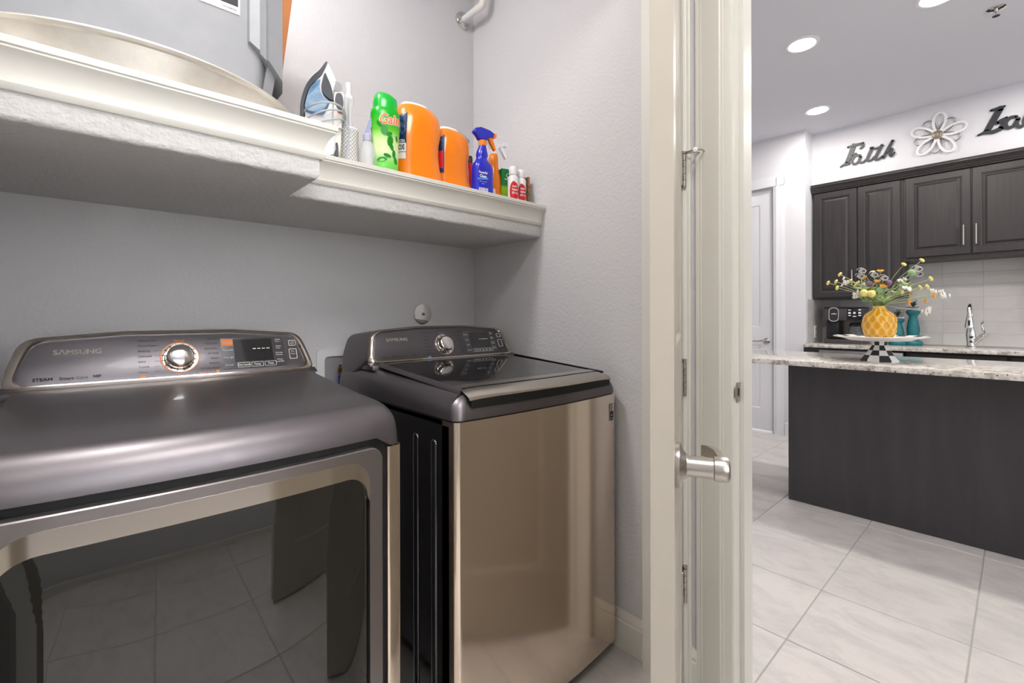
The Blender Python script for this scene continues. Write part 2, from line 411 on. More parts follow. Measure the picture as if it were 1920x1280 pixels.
# closet door (its knob stile towards the camera): hinge far end, free end near
D_FAR, D_NEAR = Vector((1.335, .695, 0)), Vector((.660, .356, 0))
dv = (D_FAR-D_NEAR); DW = dv.length; rz = math.atan2(dv.y, dv.x)
pn = [(.12, DW-.12, .24, .92), (.12, DW-.12, 1.10, 2.28)]
door = struct(panel_door('door_1', DW, 2.42, .0355, 'door', pn))
door.location = (D_NEAR.x, D_NEAR.y, .012); door.rotation_euler = (0, 0, rz)
def lever(parent, x, z, toward=1, side=-1, t=.0355, m='nickel'):
    """lever set on the face y=0 (side -1) of a door, local frame of the door"""
    y0 = 0 if side < 0 else t
    bm = nb(); lathe(bm, [(.0355, 0), (.0360, .001), (.0360, .007), (.034, .0085), (.025, .012), (.0205, .0165), (.0195, .0175), (.0195, .019)], (x, 0, z), 40, 'y')
    for v in bm.verts: v.co.y = y0+side*v.co.y
    link('rosette', bm, m, parent)
    bm = nb(); lathe(bm, [(.0165, .016), (.0165, .058), (.018, .0585)], (x, 0, z), 32, 'y')
    for v in bm.verts: v.co.y = y0+side*v.co.y
    link('spindle', bm, m, parent)
    bm = nb(); lathe(bm, [(.0165, .0575), (.0195, .059), (.0200, .066), (.0200, .078), (.0185, .0805), (.012, .082)], (x, 0, z), 36, 'y')
    pts = [(0, .070, .013), (.03, .071, .0125), (.07, .067, .0115), (.098, .056, .0105), (.104, .047, .010)]
    lp = []
    for k, (u, yy, hh) in enumerate(pts):
        lp.append([(x+toward*u, yy-.0055, z-hh), (x+toward*u, yy+.0055, z-hh), (x+toward*u, yy+.0055, z+hh), (x+toward*u, yy-.0055, z+hh)])
    strip(bm, lp, True, True, True)
    for v in bm.verts: v.co.y = y0+side*v.co.y
    link('lever', bm, m, parent, ang=40)
lever(door, .060, .908, 1, -1)
for k, hz in enumerate((.341, .975, 1.613, 2.25)):
    # knuckle barrel at the hall-side corner of the hinge stile, with a leaf on the door
    bm = nb(); box(bm, DW-.020, DW+.004, -.0035, .001, hz-.062, hz+.038, .0008, 1)
    for a in range(5):
        z0 = hz-.062+.020*a; lathe(bm, [(.0072, z0+.0006), (.0072, z0+.0194)], (DW+.008, -.0075, 0), 16)
    h = link('hinge', bm, 'nickel', door)
    bm = nb()
    for a in (1, 3): z0 = hz-.062+.020*a; box(bm, DW-.003, DW-.0005, -.0045, -.003, z0, z0+.020)
    link('knuckle_slot', bm, 'black', h)
    bm = nb(); lathe(bm, [(.0045, hz+.038), (.0045, hz+.044), (.0085, hz+.044), (.0085, hz+.047), (.003, hz+.049)], (DW+.008, -.0075, 0), 16)
    lathe(bm, [(.004, hz-.066), (.0065, hz-.065), (.0065, hz-.062)], (DW+.008, -.0075, 0), 16)
    link('pin', bm, 'nickel', h)
    if k == 2:
        bm = nb(); bx_, by_ = DW+.008, -.0075
        lathe(bm, [(.0095, hz+.040), (.0095, hz+.043)], (bx_, by_, 0), 16)
        tube(bm, [(bx_, by_-.005, hz+.0415), (bx_+.004, by_-.03, hz+.043), (bx_+.012, by_-.060, hz+.041)], .0026, 8)
        tube(bm, [(bx_-.006, by_-.004, hz+.0415), (bx_-.03, by_-.03, hz+.039), (bx_-.018, by_-.05, hz+.041), (bx_+.008, by_-.062, hz+.041)], .0024, 8)
        st = link('stop_arm', bm, 'nickel', h)
        bm = nb()
        for c in ((bx_+.014, by_-.066, hz+.041), (bx_-.032, by_-.032, hz+.038)):
            lathe(bm, [(.003, -.006), (.007, -.004), (.007, .004), (.004, .006)], c, 14, 'x')
        link('bumper', bm, 'white', st)
# left closet door, swung right back
d2 = struct(panel_door('door_2', .75, 2.42, .0355, 'door', [(.12, .63, .24, .92), (.12, .63, 1.10, 2.28)]))
d2.location = (-.17, .66, .012); d2.rotation_euler = (0, 0, math.radians(-118)); lever(d2, .69, .919, -1, 1)
# entry door standing open at ninety degrees beside the camera
d3 = struct(panel_door('door_3', .75, 2.42, .0355, 'door', [(.12, .63, .24, .92), (.12, .63, 1.10, 2.28)]))
d3.location = (1.355, -.205, .012); d3.rotation_euler = (0, 0, PI); lever(d3, .69, .919, -1, -1)
# strike plate on the entry jamb
sp = thing('strike_plate', 'small nickel strike plate with curved lip on the entry door jamb', 'strike plate', (1.413, .560, .941))
bm = nb(); pl = rpoly([(-.014, -.029), (.014, -.029), (.014, .029), (-.014, .029)], .003, 3); hl = rpoly([(-.006, -.012), (.006, -.012), (.006, .012), (-.006, .012)], .003, 3)
ring_prism(bm, pl, hl, lambda u, v: (u, -.0022, v), lambda u, v: (u, -.0002, v))
link('plate', bm, 'nickel', sp)
bm = nb(); lip = rpoly([(-.013, -.022), (-.013, .022), (-.030, .013), (-.030, -.013)], .004, 3)
prism(bm, lip, lambda u, v: (u, -.0022-abs(u+.013)*.15, v), lambda u, v: (u, -.0005-abs(u+.013)*.15, v)); link('lip', bm, 'nickel', sp)
bm = nb(); box(bm, -.006, .006, -.0008, -.0003, -.012, .012); link('bolt_hole', bm, 'black', sp)
for zz in (-.021, .021):
    bm = nb(); lathe(bm, [(.0035, 0), (.0035, -.0012), (.001, -.0016)], (0, -.0018, zz), 12, 'y'); link('screw', bm, 'chrome', sp)
# white pantry door in the kitchen
d4 = struct(panel_door('door_4', .76, 2.42, .0355, 'wdoor', [(.12, .64, .22, .86), (.12, .64, 1.04, 2.28)]))
d4.location = (5.025, 2.41, .016); d4.rotation_euler = (0, 0, -PI/2)
bm = nb(); lathe(bm, [(.032, 0), (.032, .006), (.02, .012), (.011, .016), (.011, .045)], (.70, 0, .90), 24, 'y')
for v in bm.verts: v.co.y *= -1
link('rosette', bm, 'nickel', d4)
bm = nb(); tube(bm, cr([(.70, -.045, .90), (.67, -.05, .906), (.63, -.05, .898), (.595, -.048, .902), (.585, -.047, .893)], 5), [.008]*8+[.006]*13, 8); link('lever', bm, 'nickel', d4)
bm = nb()
for hz in (.25, .95, 1.6, 2.2): lathe(bm, [(.006, hz-.045), (.006, hz+.045)], (.764, -.006, 0), 10)
link('hinge', bm, 'nickel', d4)
bm = nb(); zprof(bm, [(XD-o, 1.645-.105+a) for a, o in casing_profile(.098, .018)], 0, 2.53); box(bm, XD-.018, XD, 1.54, 2.52, 2.452, 2.55); box(bm, XD, 5.07, 1.638, 1.648, 0, 2.44)
box(bm, XD, 5.02, 1.65, 2.41, 2.437, 2.445)
struct(link('trim_8', bm, 'wdoor', ang=25))

# ------------------------------------------------------------------ shelf
SZ = 1.625
shelf = thing('wall_shelf', 'long thick textured wall shelf with cream crown moulding above both machines', 'shelf')
bm = nb()
spl = lambda k: [(-.23, 1.135+k), (.405-k, 1.135+k), (.405-k, 1.345+k), (XR, 1.345+k), (XR, 1.80), (-.23, 1.80)]
strip(bm, [[(a, c, z) for a, c in spl(k)] for k, z in ((.010, 1.497), (.006, 1.4985), (.002, 1.5025), (0, 1.508), (0, 1.612))], True, False, True)
bm.faces.new([bm.verts.new((a, c, 1.497)) for a, c in ((-.23, 1.145), (.395, 1.145), (.395, 1.355), (-.23, 1.355))])
bm.faces.new([bm.verts.new((a, c, 1.497)) for a, c in ((-.23, 1.355), (.395, 1.355), (XR, 1.355), (XR, 1.80), (-.23, 1.80))])
link('shelf_body', bm, 'shelfd', shelf)
bm = nb(); box(bm, -.23, .405, 1.12, 1.80, 1.612, SZ-.0005); box(bm, .405, XR, 1.335, 1.80, 1.612, SZ-.0005); link('shelf_top', bm, 'trim', shelf)
CP = [(0, 1.545), (.006, 1.545), (.010, 1.550), (.012, 1.556), (.008, 1.560), (.008, 1.564), (.010, 1.575), (.016, 1.590), (.024, 1.601), (.030, 1.6065), (.030, 1.610), (.033, 1.612), (.033, 1.6235), (.031, SZ), (0, SZ)]
bm = nb()
prism(bm, CP, lambda o, z: (-.23, 1.135-o, z), lambda o, z: (.405+o, 1.135-o, z))
prism(bm, CP, lambda o, z: (.405+o, 1.135-o, z), lambda o, z: (.405+o, 1.345-o, z))
link('moulding', bm, 'trim', shelf, ang=28)
bm = nb(); prism(bm, CP, lambda o, z: (.405+o*.2, 1.345-o, z), lambda o, z: (XR, 1.345-o, z)); link('moulding', bm, 'trim', shelf, ang=28)

# ------------------------------------------------------------------ laundry machines
HW = .343
def bowf(x, b, r=.03):
    t = min(abs(x)/(HW-r), 1); return -b*(1-t*t)
def plan(hx, y0, y1, b, r, n=18, k=5):
    """bowed-front plan outline, counter-clockwise from front-left"""
    P = []
    for i in range(k): a = PI+PI/2*i/k; P.append((-hx+r+r*math.cos(a), y0+r+r*math.sin(a)))
    for i in range(n+1): x = -(hx-r)+2*(hx-r)*i/n; P.append((x, y0-b*(1-(x/(hx-r))**2)))
    for i in range(1, k+1): a = 1.5*PI+PI/2*i/k; P.append((hx-r+r*math.cos(a), y0+r+r*math.sin(a)))
    P += [(hx, y1), (-hx, y1)]
    return P
CB = Vector((0, .525, 1.006)); CD = Vector((0, .058, .131)).normalized(); CN = Vector((0, -.131, .058)).normalized()
def onface(u, v, o=0.0): return tuple(CB+Vector((u, 0, 0))+CD*v+CN*o)
def machine(name, label, x, y, kind):
    root = thing(name, label, kind, (x, y, 0))
    P = lambda bm, n, m, par=root, ang=35: link(n, bm, m, par, ang)
    # console: chrome bezel, face panel, body
    OUT = rpoly([(-.332, -.004), (.332, -.004), (.318, .06), (.300, .122), (.12, .138), (-.12, .138), (-.300, .122), (-.318, .06)], [.045, .045, .06, .05, .3, .3, .05, .06], 7)
    def ins(k, kx):
        return [(u*(1-kx/.332), .066+(v-.066)*(1-k/.071)) for u, v in OUT]
    bm = nb()
    back = lambda u, v: (u*1.02, .735, .985+max(v, 0)*.95 if v > .02 else .93)
    strip(bm, [[onface(u, v, -.002) for u, v in OUT], [back(u, v) for u, v in OUT]], True, True, True)
    P(bm, 'console', 'plat')
    con = root.children[-1]
    bm = nb(); i1, i2, i3 = ins(.004, .006), ins(.010, .018), ins(.0125, .022)
    strip(bm, [[onface(u, v, -.003) for u, v in OUT], [onface(u, v, .007) for u, v in i1], [onface(u, v, .008) for u, v in i2], [onface(u, v, .001) for u, v in i3]], True)
    link('bezel', bm, 'chromew', con, 60)
    bm = nb(); strip(bm, [[onface(u, v, .0015) for u, v in i3], [onface(u, v, .0025) for u, v in ins(.016, .026)]], True, False, True); link('face_panel', bm, 'panel', con)
    bm = nb()     # rubbery ledge under the console
    strip(bm, [[(u*.99, .50+.03*a, 1.0+.012*a) for u in (-.335, .335)] for a in (0, .5, 1)], False)
    box(bm, -.325, .325, .498, .60, .985, 1.003, .004, 2); link('ledge', bm, 'plat', con)
    f = lambda u0, v0, o=.0032: (lambda u, v: onface(u0+u, v0+v, o))
    bm = nb(); text(bm, 'S\u039bMSUNG', .0165, f(-.204, .084), heavy=.00045, sx=1.12); link('brand_lettering', bm, 'inks', con)
    bm = nb()
    if kind == 'dryer':
        text(bm, 'STEAM', .0105, f(-.262, .020), heavy=.0003, sx=1.05); text(bm, 'Smart', .0105, f(-.223, .020), bold=.0003); text(bm, 'Care', .0105, f(-.197, .020)); text(bm, 'NSF', .0085, f(-.171, .021), bold=.0004)
    else:
        text(bm, 'AquaJet', .0095, f(-.263, .020)); text(bm, 'VRT', .0095, f(-.228, .020), bold=.0002); text(bm, 'SmartCare', .009, f(-.194, .021)); text(bm, 'e', .012, f(-.148, .024), bold=.0006)
    link('model_lettering', bm, 'ink', con)
    # dial
    dc = (-.008, .058)
    circ = lambda r, n=48: [(dc[0]+r*math.cos(2*PI*i/n), dc[1]+r*math.sin(2*PI*i/n)) for i in range(n)]
    bm = nb(); ring_prism(bm, circ(.0425), circ(.040), lambda u, v: onface(u, v, .0034), lambda u, v: onface(u, v, .001)); link('dial_ring', bm, 'inko' if kind == 'dryer' else 'platL', con)
    bm = nb(); strip(bm, [[onface(u, v, o) for u, v in circ(r)] for r, o in ((.0405, .002), (.040, .005), (.031, .004), (.029, .0035))], True, False, True); dd = link('dial_skirt', bm, 'chromew', con, 50)
    bm = nb()
    for i in range(16):
        a = PI*1.5+(i+.5)*(2*PI/16) if kind == 'dryer' else PI*1.5+(i+.5)*(2*PI/12)
        ca, sa = math.cos(a), math.sin(a); q = [(.0325, -.0008), (.0385, -.0008), (.0385, .0008), (.0325, .0008)]
        prism(bm, q, lambda r, w: onface(dc[0]+r*ca-w*sa, dc[1]+r*sa+w*ca, .0062), lambda r, w: onface(dc[0]+r*ca-w*sa, dc[1]+r*sa+w*ca, .003))
    link('tick_mark', bm, 'ink', con)
    bm = nb(); strip(bm, [[onface(u, v, o) for u, v in circ(r)] for r, o in ((.0305, .003), (.0315, .006), (.0315, .013), (.0300, .0165), (.0298, .022), (.0285, .0245), (.022, .0262), (.012, .0272), (.001, .0276))], True, False, True)
    link('control_knob', bm, 'chrome', con, 50)
    # printed cycle names
    if kind == 'dryer':
        Lw = ['Heavy Duty', 'Perm Press', 'Bedding', 'Delicates', 'Jeans', 'Towels', 'Wool']; Rw = ['Sanitize', 'Time Dry', 'Quick Dry', 'Air Fluff', 'Steam', 'Refresh', 'Wrinkle Away']
    else:
        Lw = ['Heavy Duty', 'Bedding', 'Towels', 'Jeans', 'Delicates', 'Quick', 'Pure Cycle']; Rw = ['Perm Press', 'Active Wear', 'Sanitize', 'Rinse', 'Eco Plus', 'Spin', 'Drain']
    bm = nb()
    for i, s in enumerate(Lw):
        v = .108-.0142*i; text(bm, s, .0078, f(-.094, v), 'LEFT', sx=.95)
        prism(bm, [(-.062+.004*min(i, 6-i)*0, v-.0002), (-.050, v-.0002), (-.050, v+.0002), (-.062, v+.0002)], lambda a, b: onface(a, b, .0032), lambda a, b: onface(a, b, .002))
    for i, s in enumerate(Rw):
        v = .108-.0142*i; text(bm, s, .0078, f(.079, v), 'RIGHT', sx=.95)
    link('cycle_lettering', bm, 'ink', con)
    bm = nb(); text(bm, 'Normal', .0075, f(dc[0], .1055), sx=.95)
    text(bm, 'Steam Cycle' if kind == 'dryer' else 'Tub Clean', .0075, f(.068, .0125) if kind == 'dryer' else f(-.078, .008), 'RIGHT', sx=.95); prism(bm, [(-.092, .004), (-.080, .004), (-.080, .014), (-.092, .014)], lambda a, b: onface(a, b, .0032), lambda a, b: onface(a, b, .002))
    if kind == 'dryer': prism(bm, [(.071, .018), (.078, .018), (.078, .0255), (.071, .0255)], lambda a, b: onface(a, b-.009, .0032), lambda a, b: onface(a, b-.009, .002))
    link('accent_lettering', bm, 'inko' if kind == 'dryer' else 'inkb', con)
    # touch panel
    bm = nb(); q = rpoly([(.088, .016), (.252, .016), (.248, .108), (.086, .108)], .004, 3); prism(bm, q, lambda a, b: onface(a, b, .0036), lambda a, b: onface(a, b, .002)); tp = link('touch_panel', bm, 'disp', con)
    bm = nb(); q = [(.118, .036), (.218, .036), (.216, .103), (.117, .103)]; prism(bm, q, lambda a, b: onface(a, b, .0042), lambda a, b: onface(a, b, .003)); link('screen', bm, 'lcd', con)
    bm = nb()
    for i, s in enumerate(('Dry Level', 'Temp.', 'Time') if kind == 'dryer' else ('Temp', 'Spin', 'Soil')):
        c = .139+.0345*i; o1 = rpoly([(c-.0155, .019), (c+.0155, .019), (c+.0155, .033), (c-.0155, .033)], .002, 2); o2 = rpoly([(c-.0147, .0198), (c+.0147, .0198), (c+.0147, .0322), (c-.0147, .0322)], .0016, 2)
        ring_prism(bm, o1, o2, lambda a, b: onface(a, b, .0045), lambda a, b: onface(a, b, .0034)); text(bm, s, .0082, f(c, .026, .0045), bold=.0001, sx=.9)
    for i, s in enumerate(('Anti Static', 'Damp Alert', 'Drum Light', 'My Cycle') if kind == 'dryer' else ('Child Lock', 'Sound', 'Delay', 'My Cycle')): text(bm, s, .0062, f(.103, .094-.022*i, .0045), sx=.85)
    for i, (s, s2) in enumerate((('Adjust', 'Time +'), ('Adjust', 'Time -'), ('Wrinkle', 'Prevent'), ('Mixed', 'Load Bell'))): text(bm, s, .0062, f(.234, .1-.0212*i, .0045), sx=.95); text(bm, s2, .0062, f(.234, .0935-.0212*i, .0045), sx=.95)
    for i in range(4): q = [(.165+.012*i, .072), (.173+.012*i, .072), (.173+.012*i, .0745), (.165+.012*i, .0745)]; prism(bm, q, lambda a, b: onface(a, b, .0046), lambda a, b: onface(a, b, .0036))
    link('panel_lettering', bm, 'inkw', con)
    if kind == 'dryer':
        bm = nb(); prism(bm, [(.0885, .085), (.116, .085), (.116, .105), (.0885, .105)], lambda a, b: onface(a, b, .0041), lambda a, b: onface(a, b, .003)); text(bm, 'Anti Static', .006, f(.102, .094, .0046), sx=.85); link('panel_accent', bm, 'inko', con)
        bpy.data.objects.remove(con.children[-1]) if False else None
    for (a0, a1, b0, b1) in ((.264, .284, .078, .096), (.262, .284, .036, .068)):
        bm = nb(); o1 = rpoly([(a0, b0), (a1, b0), (a1, b1), (a0, b1)], .003, 3); o2 = rpoly([(a0+.0013, b0+.0013), (a1-.0013, b0+.0013), (a1-.0013, b1-.0013), (a0+.0013, b1-.0013)], .002, 3)
        ring_prism(bm, o1, o2, lambda a, b: onface(a, b, .0045), lambda a, b: onface(a, b, .002))
        if kind == 'dryer':
            cx, cy = (a0+a1)/2, (b0+b1)/2
            if b1-b0 < .02: ring_prism(bm, [(cx+.0045*math.cos(2*PI*i/16), cy+.0045*math.sin(2*PI*i/16)) for i in range(16)], [(cx+.0035*math.cos(2*PI*i/16), cy+.0035*math.sin(2*PI*i/16)) for i in range(16)], lambda a, b: onface(a, b, .0045), lambda a, b: onface(a, b, .003))
            else: text(bm, 'Start', .0062, f(cx, cy+.008, .0042), sx=.9); text(bm, 'Pause', .0062, f(cx, cy, .0042), sx=.9)
        link('push_button', bm, 'inkw', con)
    bm = nb(); text(bm, 'Power', .0065, f(.272, .102, .0032)); link('button_lettering', bm, 'ink', con)
    # cabinet
    b = .022 if kind == 'dryer' else .016
    pl = plan(HW, 0, .735, b, .02)
    bm = nb()
    prism(bm, [(-HW+.0, .03), (-HW+.02, .028), (HW-.02, .028), (HW, .03), (HW, .735), (-HW, .735)], lambda a, c: (a, c, .03), lambda a, c: (a, c, .885))
    P(bm, 'cabinet', 'sideg' if kind == 'dryer' else 'sideb')
    for sx in (-1, 1):
        for sy in (.07, .67):
            bm = nb(); lathe(bm, [(.022, 0), (.022, .012), (.012, .014), (.012, .035)], (sx*.27, sy, 0), 16); P(bm, 'foot', 'cblk')
    return root, P, b, con
def cover(bm, b, zb, zc, zf, slope, fr, sr, corner=.285):
    """top cover: rings from the lower edge inwards over the rolled shoulders"""
    loops = []
    base = plan(HW, 0, .735, b, .03)
    K = 9
    ztop = lambda y: zf+slope*min(max(y, 0), .52)
    for lo in (1, 0):
        lp = []
        for (x, y) in base:
            z0 = (zc if (abs(x) < corner and y < .05) else zb)
            lp.append((x*(.985 if lo else 1), y+(.012 if lo and y < .05 else 0), z0+(0.004 if lo else 0)))
        loops.append(lp)
    for k in range(1, K+1):
        th = PI/2*k/K; cs, sn = math.cos(th), math.sin(th); lp = []
        for (x, y) in base:
            t = 1 if y < .05 else 0
            y2 = y+(fr*(1-cs) if y < .03 else 0)*(1 if y < .03 else 0)
            x2 = x*(HW-sr*(1-cs))/HW
            z0 = (zc if (abs(x) < corner and y < .05) else zb); z0 = z0+(zc-z0)*min(1, k/3)
            h = ztop(y2 if y < .03 else y)
            lp.append((x2, y2, z0+(h-z0)*sn))
        loops.append(lp)
    strip(bm, loops, True, False, False)
    # top deck as a fan of rows
    last = loops[-1]; n = len(last)
    fl = last[:-2]; bl, brr = last[-1], last[-2]
    rows = 10; grid = []
    for r in range(rows+1):
        t = r/rows; row = []
        for (x, y, z) in fl:
            yb = bl[1]; yy = y+(yb-y)*t
            row.append((x, yy, ztop(yy) if r else z))
        grid.append(row)
    strip(bm, grid, False)
# --- dryer
dry, P, b, con = machine('clothes_dryer', 'silver front loading dryer with wide dark window at the left', 0.178, .945, 'dryer')
bm = nb(); cover(bm, b, .880, .902, .966, .075, .058, .035); P(bm, 'top_cover', 'plat', ang=50)
bm = nb(); prism(bm, plan(HW-.006, .012, .72, b, .03), lambda a, c: (a, c, .04), lambda a, c: (a, c, .912)); P(bm, 'gap_liner', 'black')
fy = lambda x, o: bowf(x, b)-o
for s in (-1, 1):
    bm = nb()
    xi = .306 if s > 0 else .331
    pts = rpoly([(s*xi, .012), (s*xi, .001), (s*(xi+.006), -.001), (s*.343, .003), (s*.343, .055), (s*.325, .055)], [.001, .003, 0, .012, 0, 0], 4)
    prism(bm, pts, lambda a, c: (a, c, .03), lambda a, c: (a, c, .877)); P(bm, 'front_pillar', 'inox')
def rr(hw, z0, z1, rt, rb, n=8, sub=14):
    pts = rpoly([(-hw, z0), (hw, z0), (hw, z1), (-hw, z1)], [rb, rb, rt, rt], n)
    return pts
def resample(pts, n):
    L = [0]
    for i in range(len(pts)): L.append(L[-1]+math.dist(pts[i], pts[(i+1) % len(pts)]))
    out = []
    j = 0
    for k in range(n):
        t = L[-1]*k/n
        while L[j+1] < t: j += 1
        a, c = pts[j], pts[(j+1) % len(pts)]; u = (t-L[j])/max(L[j+1]-L[j], 1e-9)
        out.append((a[0]+(c[0]-a[0])*u, a[1]+(c[1]-a[1])*u))
    return out
def rrs(hw, z0, z1, rt, rb):   # same number and layout of points for nested loops
    out = []
    for k in range(16): u = k/16; out.append((-hw+rb+(2*hw-2*rb)*u, z0))
    for k in range(8): a = -PI/2+PI/2*k/8; out.append((hw-rb+rb*math.cos(a), z0+rb+rb*math.sin(a)))
    for k in range(8): u = k/8; out.append((hw, z0+rb+(z1-rt-z0-rb)*u))
    for k in range(8): a = PI/2*k/8; out.append((hw-rt+rt*math.cos(a), z1-rt+rt*math.sin(a)))
    for k in range(16): u = k/16; out.append((hw-rt-(2*hw-2*rt)*u, z1))
    for k in range(8): a = PI/2+PI/2*k/8; out.append((-hw+rt+rt*math.cos(a), z1-rt+rt*math.sin(a)))
    for k in range(8): u = k/8; out.append((-hw, z1-rt-(z1-rt-z0-rb)*u))
    for k in range(8): a = PI+PI/2*k/8; out.append((-hw+rb+rb*math.cos(a), z0+rb+rb*math.sin(a)))
    return out
front = lambda o: (lambda x, z: (x if x > 0 else x*1.13, fy(x, o), z))
O1, O2 = rrs(.2885, .20, .886, .030, .03), rrs(.2565, .25, .866, .052, .05)
bm = nb()
strip(bm, [[front(-.012)(*p) for p in O1], [front(.008)(*p) for p in O1], [front(.0105)(*p) for p in rrs(.2865, .202, .884, .029, .03)], [front(.0105)(*p) for p in O2], [front(-.002)(*p) for p in O2]], True)
P(bm, 'door_frame', 'platL', ang=30); dfr = dry.children[-1]
# chrome arch: full over the top, running out down the sides
ZA = .775
def arch(hw, zt, r, n=9):
    pts = [(-hw, ZA)]; pts += [(-hw, ZA+(zt-r-ZA)*k/4) for k in range(1, 4)]
    for k in range(n+1): a = PI-PI/2*k/n; pts.append((-hw+r+r*math.cos(a), zt-r+r*math.sin(a)))
    for k in range(1, 16): pts.append((-hw+r+(2*hw-2*r)*k/16, zt))
    for k in range(n+1): a = PI/2-PI/2*k/n; pts.append((hw-r+r*math.cos(a), zt-r+r*math.sin(a)))
    pts += [(hw, ZA+(zt-r-ZA)*k/4) for k in (3, 2, 1)]; pts.append((hw, ZA))
    return pts
a1, a2 = arch(.2565, .866, .052), arch(.2505, .833, .045)
a2[0] = (-.2555, ZA); a2[-1] = (.2555, ZA)
for i in (1, 2, 3): 
    k = (4-i)/4; a2[i] = (-(.2505+.005*k), a2[i][1]); a2[-1-i] = ((.2505+.005*k), a2[-1-i][1])
bm = nb(); strip(bm, [[front(.0)(*p) for p in a1], [front(.0115)(*p) for p in a1], [front(.012)(*p) for p in a2], [front(.0)(*p) for p in a2]], False); link('chrome_arch', bm, 'chromew', dfr, 30)
G0, G1, G2, G3 = rrs(.2562, .25, .8655, .05, .05), rrs(.248, .262, .831, .043, .045), rrs(.20, .31, .775, .05, .05), rrs(.10, .42, .65, .04, .04)
bm = nb()
strip(bm, [[front(.001)(*p) for p in G0], [front(.009)(*p) for p in G1], [front(.011)(*p) for p in G2], [front(.012)(*p) for p in G3]], True, False, True); link('window', bm, 'glassd', dfr, 40)
bm = nb(); prism(bm, [(-.30, .19), (.30, .19), (.30, .035), (-.30, .035)], front(.006), front(-.02)); P(bm, 'kick_panel', 'inox')
# --- washer
was, P, b, con = machine('washing_machine', 'bronze steel top loading washer with black glass lid, right of the dryer', 1.0115, .945, 'washer')
fy = lambda x, o: bowf(x, b)-o
bm = nb(); cover(bm, b, .902, .902, .964, .076, .040, .045, .0); P(bm, 'top_cover', 'plat', ang=50)
bm = nb()
pl = plan(HW, 0, .06, b, .022, 20)
prism(bm, pl, lambda a, c: (a*(1-.0*c), c, .045), lambda a, c: (a, c, .8985)); 
P(bm, 'front_panel', 'inox'); 
bm = nb(); prism(bm, plan(HW-.004, .006, .70, b, .03), lambda a, c: (a, c, .895), lambda a, c: (a, c, .906)); P(bm, 'seam', 'black')
bm = nb(); prism(bm, plan(HW-.02, .02, .70, b, .03), lambda a, c: (a, c, .018), lambda a, c: (a, c, .05)); P(bm, 'plinth', 'cblk')
# lid
lt = lambda y: .964+.076*min(max(y, 0), .52)
rows = [(.010, .012), (.03, .011), (.2, .010), (.4, .009), (.492, .006)]
bm = nb()
lp = []
xs = [-.298+.596*i/16 for i in range(17)]
lp = [[(x, y+(bowf(x, b) if y < .15 else bowf(x, b)*.3)+.034, lt(y+.034)+dz-.003*abs(x/.298)**6) for x in xs] for y, dz in rows]
strip(bm, lp, False)
ed = [p for p in lp[0]]
P(bm, 'lid_glass', 'lidg'); lid = was.children[-1]
bm = nb()
sec = [(.075, .0125), (.045, .0120), (.020, .0085), (.002, .002), (-.007, -.004), (-.009, -.009), (-.004, -.013), (.006, -.013)]
lp = [[(x, y+bowf(x, b)+.006, lt(y)+dz-.004*abs(x/.302)**8) for x in [-.302+.604*i/20 for i in range(21)]] for y, dz in sec]
strip(bm, lp, False); link('lid_handle', bm, mat('lid_lip_silver', (190, 183, 174), .24, .95), lid, 50)
for s in (-1, 1):
    bm = nb(); lp = [[(s*(.298+o), y, lt(y)+dz) for y in (.03, .1, .2, .3, .4, .49)] for o, dz in ((-.002, .010), (.003, .011), (.008, .006), (.010, -.002))]
    strip(bm, lp, False); link('lid_edge', bm, 'plat', lid, 50)
bm = nb()
lp = [[(x, bowf(x, b)+y, z) for x in [-.296+.592*i/20 for i in range(21)]] for y, z in ((.004, .930), (-.0012, .932), (-.0012, .954), (.010, .958))]
strip(bm, lp, False); P(bm, 'lid_gap', 'black')
# pressed ribs in the left side sheet
for yy in (.098, .190):
    bm = nb(); lp = []
    for k in range(9):
        a = PI*k/8; lp.append([(-HW-.007*math.sin(a), yy+.012*math.cos(a), z) for z in (.06, .83)])
    strip(bm, lp, False)
    for z, s in ((.83, 1), (.06, -1)):
        bm2 = []
        for j in range(4):
            t = PI/2*j/3; bm2.append([(-HW-.007*math.sin(PI*k/8)*math.cos(t), yy+.012*math.cos(PI*k/8)*math.cos(t), z+s*.012*math.sin(t)) for k in range(9)])
        strip(bm, bm2, False)
    P(bm, 'side_rib', 'sideb')
# energy badge
bm = nb(); q = rpoly([(-.0155, -.03), (.0155, -.03), (.0155, .03), (-.0155, .03)], .004, 3)
def pan_y(x): return -b*(1-(x/.321)**2) if x < .321 else .022-math.sqrt(max(0, .022**2-(x-.321)**2))
bo = lambda o: (lambda u, v: (.3075+u*.95, pan_y(.3075+u*.95)+o, .838+v))

for k_ in range(12):
    u0, u1 = -.0155+.031*k_/12, -.0155+.031*(k_+1)/12; h_ = lambda u: .030-(.002 if abs(u) > .0125 else 0)
    prism(bm, [(u0, -h_(u0)), (u1, -h_(u1)), (u1, h_(u1)), (u0, h_(u0))], bo(-.0010), bo(.0005))
P(bm, 'badge', 'ink'); bd = was.children[-1]
bm = nb(); q2 = [(u*.9, v*.95) for u, v in q]; ring_prism(bm, q, q2, bo(-.0016), bo(-.0008)); text(bm, '10', .034, lambda u, v: bo(-.0016)(u, v+.0135), bold=.0012, sx=.75)
text(bm, 'year', .010, lambda u, v: bo(-.0016)(u, v-.010), sx=.9); text(bm, 'warranty', .008, lambda u, v: bo(-.0016)(u, v-.021), sx=.75)
link('badge_lettering', bm, 'inkw', bd)

